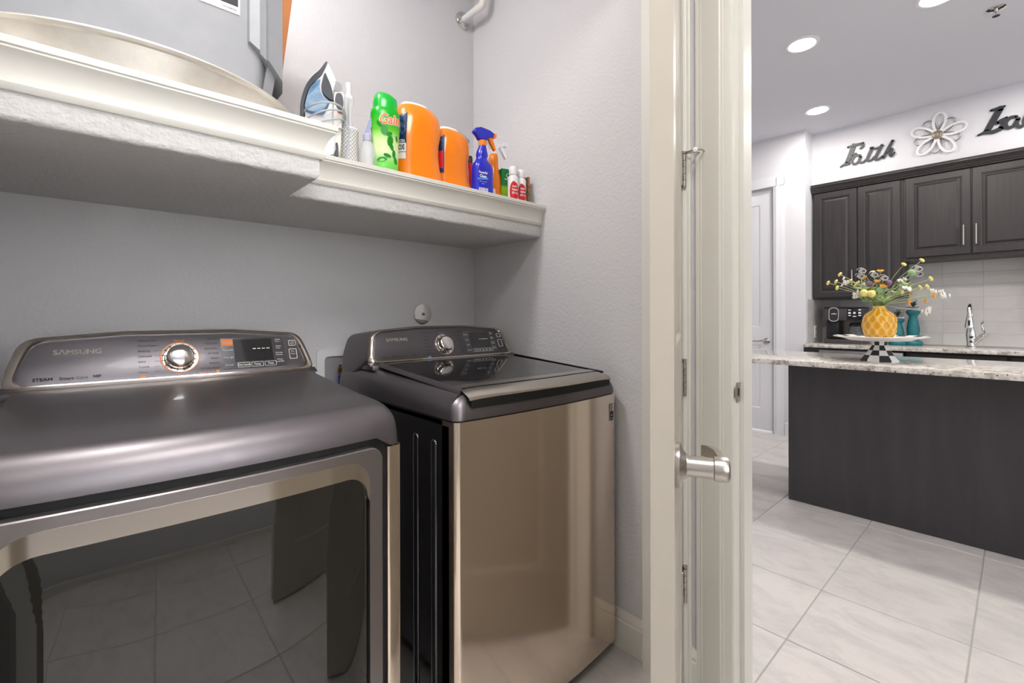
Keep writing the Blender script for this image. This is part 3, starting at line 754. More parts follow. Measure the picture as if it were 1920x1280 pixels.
# ------------------------------------------------------------------ wall fittings in the laundry
ob = thing('washer_outlet_box', 'recessed white plastic washer outlet box with brass valve on the back wall', 'outlet box', (.76, 1.80, .95))
q1 = rpoly([(-.133, -.10), (.133, -.10), (.133, .092), (-.133, .092)], .022, 6); q2 = rpoly([(-.103, -.075), (.103, -.075), (.103, .064), (-.103, .064)], .018, 6)
bm = nb(); ring_prism(bm, q1, q2, lambda u, v: (u, -.009, v), lambda u, v: (u, 0, v)); link('flange', bm, 'white', ob)
bm = nb(); prism(bm, q2, lambda u, v: (u, -.001, v), lambda u, v: (u, -.0005, v)); link('recess', bm, 'gabs', ob)
bm = nb(); tube(bm, [(-.04, -.014, .03), (-.04, -.014, -.02)], .009, 10); lathe(bm, [(.012, -.004), (.014, 0), (.014, .012), (.008, .016)], (-.04, -.016, .005), 12); link('valve', bm, 'brass', ob)
bm = nb(); tube(bm, [(-.04, -.014, -.012), (-.04, -.014, -.055)], .0115, 10); link('hose_coupling', bm, 'blue', ob)
bm = nb(); tube(bm, cr([(-.04, -.014, .03), (-.02, -.02, .042), (.005, -.022, .03), (.02, -.022, .005)], 5), .007, 8); link('hose', bm, 'cord', ob)
es = thing('cover_plate', 'round chrome cover plate with centre screw on wall above the washer', 'cover plate', (1.094, 1.80, 1.179))
bm = nb(); lathe(bm, [(.046, 0), (.046, -.0025), (.0445, -.004), (.012, -.0075), (.006, -.007)], (0, 0, 0), 40, 'y'); link('plate', bm, 'chrome', es)
bm = nb(); lathe(bm, [(.007, -.0065), (.007, -.0095), (.005, -.0105)], (0, 0, 0), 16, 'y'); link('screw', bm, 'bead', es)
rb = thing('closet_rod_bracket', 'chrome wall flange and white arm of a hanging rod high on the back wall', 'rod bracket', (1.318, 1.80, 2.59))
bm = nb(); lathe(bm, [(.041, 0), (.041, -.004), (.036, -.012), (.024, -.016), (.021, -.017)], (0, 0, 0), 36, 'y'); link('flange', bm, 'chrome', rb)
bm = nb(); lathe(bm, [(.015, -.008), (.015, -.115), (.013, -.118)], (0, 0, 0), 20, 'y'); link('arm', bm, 'white', rb)
bm = nb(); tube(bm, cr([(0, -.118, 0), (0, -.15, .0), (-.002, -.165, .03), (-.002, -.17, .16)], 5), .017, 12); link('elbow', bm, 'fwhi', rb)
bm = nb(); tube(bm, [(-.9, -.17, .175), (.06, -.17, .175)], .016, 14); link('rod', bm, 'white', rb)
# ------------------------------------------------------------------ things on the shelf
pan = thing('drain_pan', 'wide round aluminium drain pan overhanging the left end of the shelf', 'pan', (.085, 1.445, SZ))
bm = nb(); lathe(bm, [(.001, .0015), (.318, .0015), (.326, .006), (.343, .050), (.344, .055), (.348, .058), (.353, .057), (.355, .053), (.352, .048), (.347, .046), (.329, .003), (.320, 0), (.001, 0)], (0, 0, 0), 96); 
for v in bm.verts:      # the rear is dished to clear the wall
    if v.co.y > .345: v.co.y = .345
link('dish', bm, 'alum', pan)
tote = thing('storage_bin', 'grey plastic storage bin with ribbed corner standing in the round pan', 'storage bin', (0, 0, SZ+.003))
bm = nb(); q = rpoly([(-.20, 1.185), (.285, 1.185), (.335, 1.26), (.335, 1.60), (-.20, 1.60)], [.03, .02, .03, .03, .03], 4)
strip(bm, [[(u*.97+.002, 1.39+(v-1.39)*.96, .001) for u, v in q], [(u, v, .06) for u, v in q], [(u*1.02, v, .60) for u, v in q]], True, True, True); link('tub', bm, 'gabs', tote)
bm = nb()      # stepped corner rib, chamfered foot
def ribz(u): return .150-(u*.85)
pf = [(.262, 1.184), (.264, 1.172), (.284, 1.168), (.287, 1.178), (.300, 1.180), (.304, 1.172), (.340, 1.196), (.352, 1.24), (.352, 1.30), (.335, 1.30)]
strip(bm, [[(u-.004*0, v, .165-(u-.262)*.75) for u, v in pf], [(u, v, .60) for u, v in pf]], True, True, True); link('corner_rib', bm, 'gabs', tote, 25)
bm = nb(); strip(bm, [[(u-.02, v, .012) for u, v in ((.305, 1.19), (.330, 1.21), (.330, 1.29), (.305, 1.29))], [(u, v, .13) for u, v in ((.305, 1.19), (.330, 1.21), (.335, 1.29), (.305, 1.29))]], True, True, True); link('corner_foot', bm, 'gabs', tote)
bm = nb(); prism(bm, [(.17, .219), (.247, .219), (.247, .33), (.17, .33)], lambda u, v: (u, 1.1825, v-.0), lambda u, v: (u, 1.188, v)); sk = link('sticker', bm, 'white', tote)
bm = nb(); text(bm, 'STORAGE', .018, lambda u, v: (.208+u, 1.1816, .290+v), bold=.001); prism(bm, [(.198, .236), (.243, .236), (.243, .252), (.198, .252)], lambda u, v: (u, 1.1816, v), lambda u, v: (u, 1.1828, v)); text(bm, 'contents', .008, lambda u, v: (.226+u, 1.1816, .227+v)); link('sticker_lettering', bm, 'ink', tote)
wb = thing('wooden_board', 'orange brown wooden board edge just showing behind the grey bin', 'board', (.39, 1.63, SZ+.003))
bm = nb(); prism(bm, [(-.14, 0), (.0, 0), (.066, .30), (.105, .62), (-.10, .62)], lambda u, v: (u, -.008, v), lambda u, v: (u, .008, v)); link('board', bm, 'wood', wb)

# iron standing on its heel
ir = thing('steam_iron', 'white and blue steam iron standing on its heel at the shelf step', 'iron', (.462, 1.392, SZ), math.radians(-24))
IK = .000252
def ip(cx, cy): return ((cx-60)*IK*.92-.012, .285-(cy-105)*IK)
def iron_part(name, pts, y0, y1, m, par=ir, k=5, bev=.004, smooth=True):
    p2 = [ip(*p) for p in pts]
    if smooth: p2 = [tuple(v)[:2] for v in cr([(a, c, 0) for a, c in p2], k, True)]
    bm = nb(); cxm = sum(a for a, _ in p2)/len(p2); czm = sum(c for _, c in p2)/len(p2)
    sh = lambda f: (lambda u, v: (cxm+(u-cxm)*f, v if f == 1 else czm+(v-czm)*f))
    L = []
    for f, y in ((.93, y0), (1, y0+bev), (1, y1-bev), (.93, y1)):
        L.append([(sh(f)(u, v)[0], y, sh(f)(u, v)[1]) for u, v in p2])
    for lp in L:
        for i, (a, y, c) in enumerate(lp): lp[i] = (a, y*min(1, max(.28, (.30-c)/.16)), c)
    strip(bm, L, True, True, True)
    return link(name, bm, m, par, 40)
sole = [(335, 105), (270, 200), (180, 310), (112, 440), (68, 620), (55, 830), (55, 1200), (92, 1200), (92, 830), (104, 640), (146, 480), (215, 355), (285, 265), (350, 130)]
iron_part('soleplate', sole, -.056, .056, 'dark', k=3)
body = [(348, 115), (400, 190), (452, 310), (432, 420), (425, 600), (430, 900), (430, 1200), (98, 1200), (98, 830), (112, 620), (155, 470), (225, 345), (290, 260)]
iron_part('body', body, -.046, .046, 'white', k=3)
iron_part('water_tank', [(272, 335), (205, 385), (150, 475), (115, 620), (112, 760), (300, 760), (385, 615), (330, 590), (284, 505), (268, 420)], -.052, .052, 'tank', k=3)
iron_part('side_panel', [(325, 235), (300, 330), (288, 450), (325, 545), (420, 610), (428, 530), (395, 390), (352, 285)], -.054, .054, 'dark', k=3)
iron_part('rear_housing', [(435, 430), (545, 450), (548, 600), (520, 800), (505, 1150), (430, 1200), (405, 1190), (425, 800)], -.028, .028, 'fwhi', k=3)
iron_part('grip', [(470, 455), (520, 455), (542, 530), (538, 620), (505, 665), (465, 630), (445, 560), (450, 490)], -.031, .031, 'dark', k=3)
iron_part('accent_band', [(470, 655), (500, 675), (530, 660), (525, 690), (495, 700), (472, 680)], -.0305, .0305, 'red', k=2)
bm = nb(); c = ip(468, 390); bmesh.ops.create_uvsphere(bm, u_segments=20, v_segments=12, radius=.0135, matrix=Matrix.Translation((c[0], 0, c[1]))); lathe(bm, [(.0145, -.020), (.0145, .020)], (c[0], 0, c[1]+.002), 16, 'y'); link('dial', bm, 'chrome', ir)
iron_part('heel_foot', [(430, 1090), (470, 1040), (485, 1110), (480, 1200), (435, 1200)], -.03, .03, 'dark', k=3)
bm = nb()
for k in range(4):
    pts = []
    for j in range(28):
        a = 2*PI*j/28; pts.append((.044+(.056+.002*k)*math.cos(a), -.002+(.064+.004*k)*math.sin(a), .088+.011*k+.018*math.sin(a+.9*k)+.010*math.cos(a)))
    tube(bm, pts, .0028, 6, True)
for k in range(2):
    tube(bm, cr([(.100, .03, .15-.02*k), (.112+.005*k, .03, .11), (.114-.005*k, .026, .055), (.106, .02, .010)], 6), .0028, 6)
link('cord', bm, 'cord', ir)

# brush in a lattice canister
br = thing('brush_canister', 'white lattice canister with tall clear handled brush, right of the iron', 'brush holder', (.588, 1.40, SZ))
bm = nb(); lathe(bm, [(.026, 0), (.028, .003), (.0285, .01), (.0285, .120), (.026, .125), (.024, .125), (.010, .126)], n=32); link('canister', bm, 'white', br)
bm = nb()
for s in (-1, 1):
    for k in range(18):
        tube(bm, [(.0288*math.cos(2*PI*k/18+s*a*.33), .0288*math.sin(2*PI*k/18+s*a*.33), .004+.0114*a) for a in range(11)], .0006, 4)
lt_ = link('lattice', bm, 'bead', br)
bm = nb(); lathe(bm, [(.010, .124), (.0115, .14), (.0105, .17), (.0125, .19), (.0165, .205), (.0175, .213), (.0165, .220), (.010, .228), (.0072, .235), (.0085, .246), (.0092, .254), (.0085, .264), (.006, .268), (.001, .269)], n=24); link('handle', bm, 'clear', br)
bm = nb(); lathe(bm, [(.003, .125), (.003, .225)], n=10); link('rod', bm, 'chromew', br)
# clear trigger bottle
cb = thing('spray_bottle', 'small empty clear spray bottle with pale lilac trigger, left of green bottle', 'spray bottle', (.652, 1.405, SZ))
bm = nb(); lathe(bm, [(.026, 0), (.0285, .004), (.0285, .055), (.026, .075), (.017, .095), (.011, .105), (.011, .112)], n=28); link('bottle', bm, 'clear', cb)
bm = nb(); lathe(bm, [(.0135, .104), (.0135, .122), (.010, .126)], n=20); link('collar', bm, 'lblue', cb)
bm = nb(); prism(bm, rpoly([(-.008, .124), (.006, .124), (.007, .140), (.014, .158), (.014, .180), (.008, .178), (.000, .150)], .003, 3), lambda u, v: (u, -.004, v), lambda u, v: (u, .004, v)); link('trigger', bm, mat('lilac_plastic', (168, 170, 214), .3), cb)

# green sleeve bottle
gb_ = thing('scent_bead_bottle', 'tall green leaf printed bottle with orange lettering, left of the jugs', 'bottle', (.711, 1.398, SZ), math.radians(-10))
GS = [(0, -.037, .037, -.024, .024, 2.3), (.004, -.040, .040, -.027, .027, 2.3), (.06, -.042, .042, -.028, .028, 2.3), (.11, -.043, .043, -.029, .029, 2.3), (.16, -.047, .047, -.031, .031, 2.3), (.20, -.0475, .0475, -.031, .031, 2.3), (.213, -.045, .045, -.029, .029, 2.3), (.221, -.039, .039, -.026, .026, 2.3)]
bm = nb(); loft(bm, GS, 36); sl = link('bottle', bm, zramp('leaf_sleeve', [(0, (70, 186, 50)), (.04, (120, 212, 90)), (.075, (214, 236, 178)), (.11, (206, 234, 160)), (.145, (92, 192, 40)), (.19, (14, 168, 30))]), gb_)
bm = nb(); loft(bm, [(.216, -.040, .040, -.027, .027, 2.3), (.24, -.0395, .0395, -.026, .026, 2.3), (.256, -.036, .037, -.024, .024, 2.2), (.266, -.030, .020, -.020, .020, 2.2), (.271, -.024, .004, -.012, .012, 2)], 32); link('cap', bm, 'green', gb_)
def gsurf(u, v, o=.0008):
    a = b_ = None
    for s0, s1 in zip(GS, GS[1:]):
        if s0[0] <= v <= s1[0]:
            t = (v-s0[0])/(s1[0]-s0[0]); hx = s0[2]+(s1[2]-s0[2])*t; hy = s0[4]+(s1[4]-s0[4])*t; break
    k = max(-.999, min(.999, u/hx)); return (u, -hy*(1-abs(k)**2.3)**(1/2.3)-o, v)
bm = nb(); text(bm, 'Gain', .046, lambda u, v: gsurf(.006+u, .178+v+u*.1, .0006), heavy=.0028, sx=.82, shear=.15); w_ = link('lettering_outline', bm, 'inkw', sl)
bm = nb(); text(bm, 'Gain', .046, lambda u, v: gsurf(.006+u, .178+v+u*.1, .0018), heavy=.0009, sx=.82, shear=.15); link('lettering', bm, 'inko', sl)
bm = nb()
for (u, v, rx, rz_, an) in ((-.012, .142, .012, .017, .2), (.004, .132, .010, .007, .5), (.007, .110, .010, .018, -.1), (.012, .092, .006, .012, .3), (-.002, .062, .013, .006, -.2), (-.018, .048, .016, .008, .2), (.020, .070, .006, .014, 0), (-.028, .160, .006, .012, .6), (.026, .050, .006, .012, .2), (.030, .122, .004, .010, .2)):
    n = 12; pts = []
    for i in range(n):
        a = 2*PI*i/n; x, z = rx*math.cos(a), rz_*math.sin(a); pts.append(bm.verts.new(gsurf(u+x*math.cos(an)-z*math.sin(an), v+x*math.sin(an)+z*math.cos(an), .0010)))
    bm.faces.new(pts)
link('leaf_print', bm, 'leaf', sl)
bm = nb(); text(bm, 'scent booster', .008, lambda u, v: gsurf(.008+u, .020+v), sx=.9); link('small_lettering', bm, 'inkw', sl)

# orange jugs
def jug(name, label, loc, sc, rz, lab):
    r = thing(name, label, 'bottle', loc, rz, None)
    Sx = [(0, -.076, .066, -.052, .052, 3.2), (.004, -.080, .076, -.055, .055, 3.2), (.030, -.080, .080, -.056, .056, 3.2), (.045, -.080, .077, -.055, .055, 3.2), (.060, -.080, .071, -.054, .054, 3.2), (.085, -.080, .067, -.054, .054, 3.2), (.11, -.080, .066, -.054, .054, 3.0), (.14, -.080, .067, -.054, .054, 3.0), (.165, -.080, .072, -.054, .054, 3.0), (.185, -.079, .076, -.053, .053, 2.8), (.21, -.079, .076, -.052, .052, 2.6), (.228, -.078, .072, -.049, .049, 2.5), (.243, -.074, .062, -.044, .044, 2.4), (.254, -.064, .046, -.036, .036, 2.3), (.260, -.050, .028, -.026, .026, 2.2), (.262, -.030, .008, -.012, .012, 2)]
    Sx = [(z*sc, a*sc, b*sc, c*sc, d*sc, p) for z, a, b, c, d, p in Sx]
    bm = nb(); loft(bm, Sx, 44); bo_ = link('jug', bm, 'orange', r)
    bm = nb(); loft(bm, [(.235*sc, -.060*sc, .060*sc, -.020*sc, .050*sc, 2.4), (.262*sc, -.056*sc, .052*sc, -.016*sc, .046*sc, 2.4), (.273*sc, -.046*sc, .040*sc, -.010*sc, .040*sc, 2.3), (.277*sc, -.030*sc, .022*sc, .0, .030*sc, 2.2)], 28); link('cap', bm, 'white', r)
    def sf(th, z, o=.001):
        for s0, s1 in zip(Sx, Sx[1:]):
            if s0[0] <= z <= s1[0]:
                t = (z-s0[0])/(s1[0]-s0[0]); q = [s0[i]+(s1[i]-s0[i])*t for i in range(6)]; break
        cx, a, b_, p = (q[1]+q[2])/2, (q[2]-q[1])/2+o, (q[4]-q[3])/2+o, q[5]
        c, s = math.cos(th), math.sin(th)
        return (cx+a*math.copysign(abs(c)**(2/p), c), b_*math.copysign(abs(s)**(2/p), s), z)
    def patch(nm, t0, t1, z0, z1, m, o, par, rnd=True, nz=14, nt=10):
        bm = nb(); lp = []
        for i in range(nz+1):
            z = z0+(z1-z0)*i/nz; k = 1
            if rnd: e = (z-z0)/(z1-z0); k = math.sqrt(max(0, 1-max(0, (e-.72)/.28)**2))**1; k = max(k, .05)
            lp.append([sf(t1-(t1-t0)*k*(1-j/nt), z, o) for j in range(nt+1)])
        strip(bm, lp, False); return link(nm, bm, m, par)
    lb = patch('label', math.radians(140), math.radians(232), .072*sc, .222*sc, 'navy', .0010, bo_)
    if lab:
        patch('label_band', math.radians(140), math.radians(231), .072*sc, .092*sc, 'inkw', .0014, bo_, False, 3)
        bm = nb()
        m1 = lambda s0, z0, o: (lambda u, v: sf(math.radians(s0)+u*11.5, z0*sc+v, o))
        text(bm, 'ULTRA', .014, m1(214, .127, .0018), bold=.0004, sx=.9); link('lettering', bm, 'inkw', bo_)
        patch('label_plate', math.radians(196), math.radians(231), .094*sc, .121*sc, 'inkw', .0014, bo_, False, 3)
        bm = nb(); text(bm, 'OXI', .025, m1(214, .107, .0022), bold=.001, sx=.82); link('lettering', bm, 'navy', bo_)
        bm = nb()
        for i in range(14):
            a = PI*(i+.5)/14*1.1; zc = .14*sc; pts = [sf(math.radians(212)+dx*8, zc+dz, .0016) for dx, dz in ((.008*math.cos(a), .008*math.sin(a)), (.046*math.cos(a-.02), .05*math.sin(a-.02)), (.046*math.cos(a+.02), .05*math.sin(a+.02)))]
            if all(math.radians(150) < math.radians(212)+8*.046*math.cos(a) < math.radians(230) for _ in (0,)): bm.faces.new([bm.verts.new(p) for p in pts])
        link('label_rays', bm, 'lblue', bo_)
    else:
        patch('label_roundel', math.radians(170), math.radians(228), .09*sc, .16*sc, 'red', .0016, bo_, True)
    return r
jug('detergent_jug', 'larger orange detergent jug with navy oxi label beside green bottle', (.858, 1.445, SZ), 1.09, math.radians(-4), True)
jug('detergent_jug', 'smaller orange detergent jug with red and navy label beside spray bottles', (1.010, 1.455, SZ), .94, math.radians(-2), False)

def sprayer(name, label, loc, rz, secs, mb, neck, mc, mh, mt, z0):
    r = thing(name, label, 'spray bottle', loc, rz)
    bm = nb(); loft(bm, secs, 32); bo_ = link('bottle', bm, mb, r)
    bm = nb(); lathe(bm, [(neck, z0-.002), (neck+.002, z0), (neck+.002, z0+.018), (neck-.001, z0+.021)], n=24); link('collar', bm, mc, r)
    hd = rpoly([(-.018, z0+.020), (.014, z0+.020), (.022, z0+.034), (.046, z0+.040), (.050, z0+.055), (.030, z0+.064), (-.010, z0+.069), (-.036, z0+.060), (-.044, z0+.046), (-.030, z0+.036)], .006, 3)
    bm = nb(); czz = z0+.045
    strip(bm, [[(u*.9, -.013, czz+(v-czz)*.85) for u, v in hd], [(u, -.009, v) for u, v in hd], [(u, .009, v) for u, v in hd], [(u*.9, .013, czz+(v-czz)*.85) for u, v in hd]], True, True, True); link('spray_head', bm, mh, r)
    bm = nb(); prism(bm, rpoly([(.046, z0+.039), (.060, z0+.041), (.060, z0+.055), (.048, z0+.057)], .003, 2), lambda u, v: (u, -.009, v), lambda u, v: (u, .009, v)); link('nozzle', bm, mt, r)
    bm = nb(); prism(bm, rpoly([(.024, z0+.036), (.040, z0+.038), (.052, z0+.012), (.058, z0-.008), (.052, z0-.010), (.040, z0+.008), (.030, z0+.022)], .003, 3), lambda u, v: (u, -.007, v), lambda u, v: (u, .007, v)); link('trigger', bm, mt, r)
    return r, bo_
BS = [(0, -.040, .040, -.022, .022, 3), (.004, -.043, .043, -.025, .025, 3), (.115, -.043, .043, -.025, .025, 3), (.130, -.040, .036, -.025, .025, 2.8), (.142, -.030, .022, -.021, .021, 2.4), (.155, -.025, .018, -.018, .018, 2.2), (.165, -.027, .022, -.020, .020, 2.2), (.180, -.024, .020, -.018, .018, 2), (.200, -.015, .015, -.015, .015, 2), (.210, -.013, .013, -.013, .013, 2)]
blue, bb = sprayer('spray_bottle', 'blue cleaner spray bottle with blue head and orange trigger', (1.120, 1.400, SZ), math.radians(-8), BS, 'blue', .0135, 'orange', 'blue', 'orange', .204)
fb = lambda u0, v0, o=.0008: (lambda u, v: (u0+u, -.025-o, v0+v))
bm = nb(); text(bm, 'Powerful', .013, fb(-.012, .092), bold=.0004, sx=.8); text(bm, 'Clean', .015, fb(-.012, .078), bold=.0005, sx=.9); text(bm, 'stain remover', .006, fb(-.012, .058)); text(bm, 'spray', .006, fb(-.012, .05)); 
for i in range(7): prism(bm, [(-.030+.006*i, .014), (-.027+.006*i, .014), (-.027+.006*i, .034), (-.030+.006*i, .034)], lambda u, v: (u, -.0262, v), lambda u, v: (u, -.0245, v))
link('label_lettering', bm, 'inkw', bb)
bm = nb(); prism(bm, rpoly([(-.036, .062), (.010, .068), (.010, .074), (-.036, .070)], .001, 2), lambda u, v: (u, -.0258, v), lambda u, v: (u, -.0245, v)); link('label_stripe', bm, mat('sky_print', (70, 140, 226), .4), bb)
OS = [(0, -.028, .028, -.022, .022, 2.6), (.004, -.031, .031, -.024, .024, 2.6), (.10, -.030, .030, -.024, .024, 2.6), (.135, -.022, .022, -.02, .02, 2.3), (.160, -.022, .018, -.017, .017, 2.2), (.185, -.024, .017, -.018, .018, 2.2), (.205, -.018, .015, -.016, .016, 2), (.212, -.013, .013, -.013, .013, 2)]
oran, obt = sprayer('spray_bottle', 'orange spray bottle with clear white trigger behind the blue one', (1.222, 1.452, SZ), math.radians(-10), OS, 'orange', .0135, 'white', 'clear', 'white', .208)
bm = nb(); prism(bm, [(-.026, .02), (-.008, .02), (-.008, .06), (-.026, .06)], lambda u, v: (u, -.0248, v), lambda u, v: (u, -.0235, v)); link('label', bm, 'inkw', obt)
LS = [(0, -.040, .040, -.028, .028, 2.5), (.004, -.044, .044, -.031, .031, 2.5), (.09, -.043, .043, -.031, .031, 2.5), (.14, -.030, .030, -.024, .024, 2.3), (.19, -.018, .018, -.017, .017, 2), (.215, -.013, .013, -.013, .013, 2)]
pale, pb_ = sprayer('spray_bottle', 'pale blue spray bottle with green topped grey head behind smaller jug', (1.085, 1.515, SZ), math.radians(10), LS, 'lblue', .0135, 'gabs', 'gabs', 'gabs', .212)
bm = nb(); loft(bm, [(.270, -.030, .030, -.012, .012, 2.2), (.278, -.024, .026, -.011, .011, 2.2), (.283, -.012, .016, -.007, .007, 2)], 20); link('head_cap', bm, mat('lime_plastic', (86, 190, 84), .3), pale)
rd = thing('red_bottle', 'red squeeze bottle with black cap behind the blue spray bottle', 'bottle', (1.168, 1.545, SZ))
bm = nb(); loft(bm, [(0, -.030, .030, -.022, .022, 2.5), (.004, -.033, .033, -.025, .025, 2.5), (.14, -.034, .034, -.025, .025, 2.5), (.172, -.026, .034, -.02, .02, 2.3), (.183, -.014, .014, -.012, .012, 2)], 26); link('bottle', bm, 'red', rd)
bm = nb(); lathe(bm, [(.012, .180), (.012, .205), (.009, .212), (.001, .213)], n=18); link('cap', bm, 'cblk', rd)
gx = thing('small_carton', 'small green carton with white script letter beside orange spray bottle', 'carton', (1.256, 1.428, SZ), math.radians(-12))
bm = nb(); box(bm, -.017, .017, -.012, .012, 0, .148, .001, 1); gxo = link('carton', bm, zramp('carton_print', [(0, (120, 170, 30)), (.07, (150, 196, 40)), (.082, (18, 120, 60)), (.148, (10, 130, 70))], .4), gx)
bm = nb(); text(bm, 'S', .040, lambda u, v: (u+.002, -.0124, .115+v), bold=-.0002, shear=.4); link('lettering', bm, 'inkw', gxo)
def medbottle(loc, label, h, r0, rz):
    r = thing('medicine_bottle', label, 'bottle', loc, rz)
    bm = nb(); lathe(bm, [(r0*.9, 0), (r0, .003), (r0, h*.66), (r0*.93, h*.72), (r0*.62, h*.77), (r0*.62, h*.8)], n=28); b_ = link('bottle', bm, 'white', r)
    bm = nb(); lathe(bm, [(r0*.74, h*.78), (r0*.76, h*.79), (r0*.76, h*.97), (r0*.68, h), (.001, h)], n=28); link('cap', bm, 'white', r)
    bm = nb(); lp = []
    for i in range(11):
        z = .012+(h*.50)*i/10; e = abs(i/10-.45)/.55; w = math.radians(62)*math.sqrt(max(0.02, 1-e*e))
        lp.append([((r0+.0006)*math.sin(-w*.6+w*1.7*j/10), -(r0+.0006)*math.cos(-w*.6+w*1.7*j/10), z) for j in range(11)])
    strip(bm, lp, False); link('label', bm, 'red', b_)
    cyl = lambda u, v, o=.0012: ((r0+o)*math.sin(u/r0), -(r0+o)*math.cos(u/r0), v)
    bm = nb()
    for k, s in enumerate(('Relief', 'Tablets', '325 mg')): text(bm, s, .011, lambda u, v: cyl(u+.006, v+h*.44-.013*k), bold=.0003, sx=.75)
    link('lettering', bm, 'inkw', b_)
    return r
medbottle((1.268, 1.386, SZ), 'white medicine bottle with red label beside the green carton', .150, .0225, math.radians(-40))
medbottle((1.311, 1.384, SZ), 'slimmer white medicine bottle with red label beside the brown carton', .146, .0205, math.radians(-40))
bc = thing('brown_carton', 'brown sided carton with green and orange print against the right wall', 'carton', (1.338, 1.405, SZ), math.radians(0))
bm = nb(); box(bm, -.017, .012, -.01, .05, 0, .118, .001, 1); link('carton', bm, 'brown', bc)
bm = nb(); box(bm, .0125, .0235, -.022, .05, 0, .128, .001, 1); link('printed_panel', bm, mat('mixed_print', (52, 120, 90), .5, var=(70, (200, 110, 60), .45, .55)), bc)
gl = thing('grey_pouch', 'pale grey plastic pouch lying over the cartons at shelf end', 'pouch', (1.345, 1.432, SZ+.129))
bm = nb(); loft(bm, [(0, -.034, .030, -.012, .028, 2.4), (.012, -.037, .034, -.016, .032, 2.4), (.022, -.030, .024, -.012, .026, 2.3), (.027, -.014, .010, -.004, .016, 2)], 22); link('pouch', bm, 'lblue', gl)

# ------------------------------------------------------------------ kitchen
isl = thing('kitchen_island', 'dark espresso kitchen island with plain panelled back', 'island', (3.286, 0, 0))
bm = nb(); box(bm, .012, .50, -2.2, .972, .0, .879); link('carcass', bm, 'espi', isl)
bm = nb(); box(bm, 0, .012, -2.2, .965, .0, .879); link('back_panel', bm, 'espi', isl)
bm = nb(); box(bm, -.004, .52, .965, .990, .0, .879, .002, 1); link('end_panel', bm, 'espi', isl)
ct = tag(link('island_countertop', (lambda bm: (box(bm, 2.985, 3.80, -2.3, 1.50, .880, .910, .004, 2), bm)[1])(nb()), 'granite'), 'white speckled granite slab on the dark kitchen island', 'countertop')
bc2 = tag(link('kitchen_countertop', (lambda bm: (box(bm, 4.875, XK-.014, -3.0, YS-.010, .880, .910, .004, 2), bm)[1])(nb()), 'granite'), 'white speckled granite counter along the tiled kitchen wall', 'countertop')
dw = thing('dishwasher', 'brushed steel dishwasher under left end of kitchen counter', 'dishwasher', (4.90, .93, 0))
bm = nb(); box(bm, .02, .6, -.30, .30, .09, .876); link('tub', bm, 'cblk', dw)
bm = nb(); box(bm, -.01, .02, -.295, .295, .11, .862, .005, 2); link('door', bm, 'platL', dw)
bm = nb(); tube(bm, [(-.04, -.24, .80), (-.04, .24, .80)], .009, 10); tube(bm, [(-.04, -.22, .80), (-.008, -.22, .80)], .007, 8); tube(bm, [(-.04, .22, .80), (-.008, .22, .80)], .007, 8); link('handle', bm, 'nickel', dw)
def raised_door(par, x, y0, y1, z0, z1, hand=None, m='esp'):
    """cabinet door on the face x, facing -x, between y0<y1"""
    bm = nb()
    q = lambda k: [(y0+k, z0+k), (y1-k, z0+k), (y1-k, z1-k), (y0+k, z1-k)]
    lv = [(0, 0), (0, -.018), (.003, -.021), (.050, -.021), (.054, -.018), (.058, -.018), (.062, -.010), (.070, -.010), (.085, -.018), (.088, -.018)]
    strip(bm, [[(x+o, a, b) for a, b in q(k)] for k, o in lv], True, False, True)
    d = link('door', bm, m, par, 20)
    if hand:
        yh, zh, ln = hand
        bm = nb(); tube(bm, [(x-.048, yh, zh-ln/2), (x-.048, yh, zh+ln/2)], .006, 10)
        for s in (-1, 1): tube(bm, [(x-.048, yh, zh+s*ln*.38), (x-.019, yh, zh+s*ln*.38)], .0045, 8)
        link('handle', bm, 'nickel', d)
    return d
lo = thing('base_cabinet', 'dark espresso base cabinets under sink counter behind the island', 'cabinet')
bm = nb(); box(bm, 4.935, XK-.014, -2.9, .625, .10, .879); box(bm, 5.0, XK-.014, -2.9, .625, 0, .10); box(bm, 4.935, XK-.014, 1.235, YS-.002, 0, .879); link('carcass', bm, 'esp', lo)
for k in range(6):
    a = .60-.56*k
    bm = nb(); box(bm, 4.914, 4.934, a-.54, a, .73, .865, .003, 1); link('drawer', bm, 'esp', lo)
    raised_door(lo, 4.934, a-.54, a, .13, .715)
FX = 5.20
up = thing('upper_cabinet', 'tall dark espresso wall cabinet with two doors at left', 'cabinet', (0, 0, 0))
bm = nb(); box(bm, FX, XK-.014, .672, 1.348, 1.330, 2.37); link('carcass', bm, 'esp', up)
raised_door(up, FX, .998, 1.332, 1.345, 2.345, (1.030, 1.52, .14)); raised_door(up, FX, .690, .990, 1.345, 2.345, (.958, 1.52, .14))
up2 = thing('upper_cabinet', 'shorter dark espresso wall cabinet with bar handles above the sink', 'cabinet', (0, 0, 0))
bm = nb(); box(bm, FX, XK-.014, -.19, .670, 1.635, 2.37); link('carcass', bm, 'esp', up2)
raised_door(up2, FX, .256, .655, 1.665, 2.345, (.297, 1.815, .16)); raised_door(up2, FX, -.165, .248, 1.665, 2.345, (.225, 1.815, .16))
up3 = thing('upper_cabinet', 'dark espresso wall cabinet out past the sink at right edge', 'cabinet', (0, 0, 0))
bm = nb(); box(bm, FX, XK-.014, -1.4, -.192, 1.330, 2.37); link('carcass', bm, 'esp', up3)
raised_door(up3, FX, -.76, -.21, 1.345, 2.345); raised_door(up3, FX, -1.36, -.77, 1.345, 2.345)
bm = nb(); CR = [(0, 2.352), (-.006, 2.352), (-.008, 2.362), (-.014, 2.366), (-.020, 2.380), (-.034, 2.398), (-.040, 2.404), (-.040, 2.414), (-.044, 2.418), (-.044, 2.426), (.016, 2.426), (.016, 2.36)]
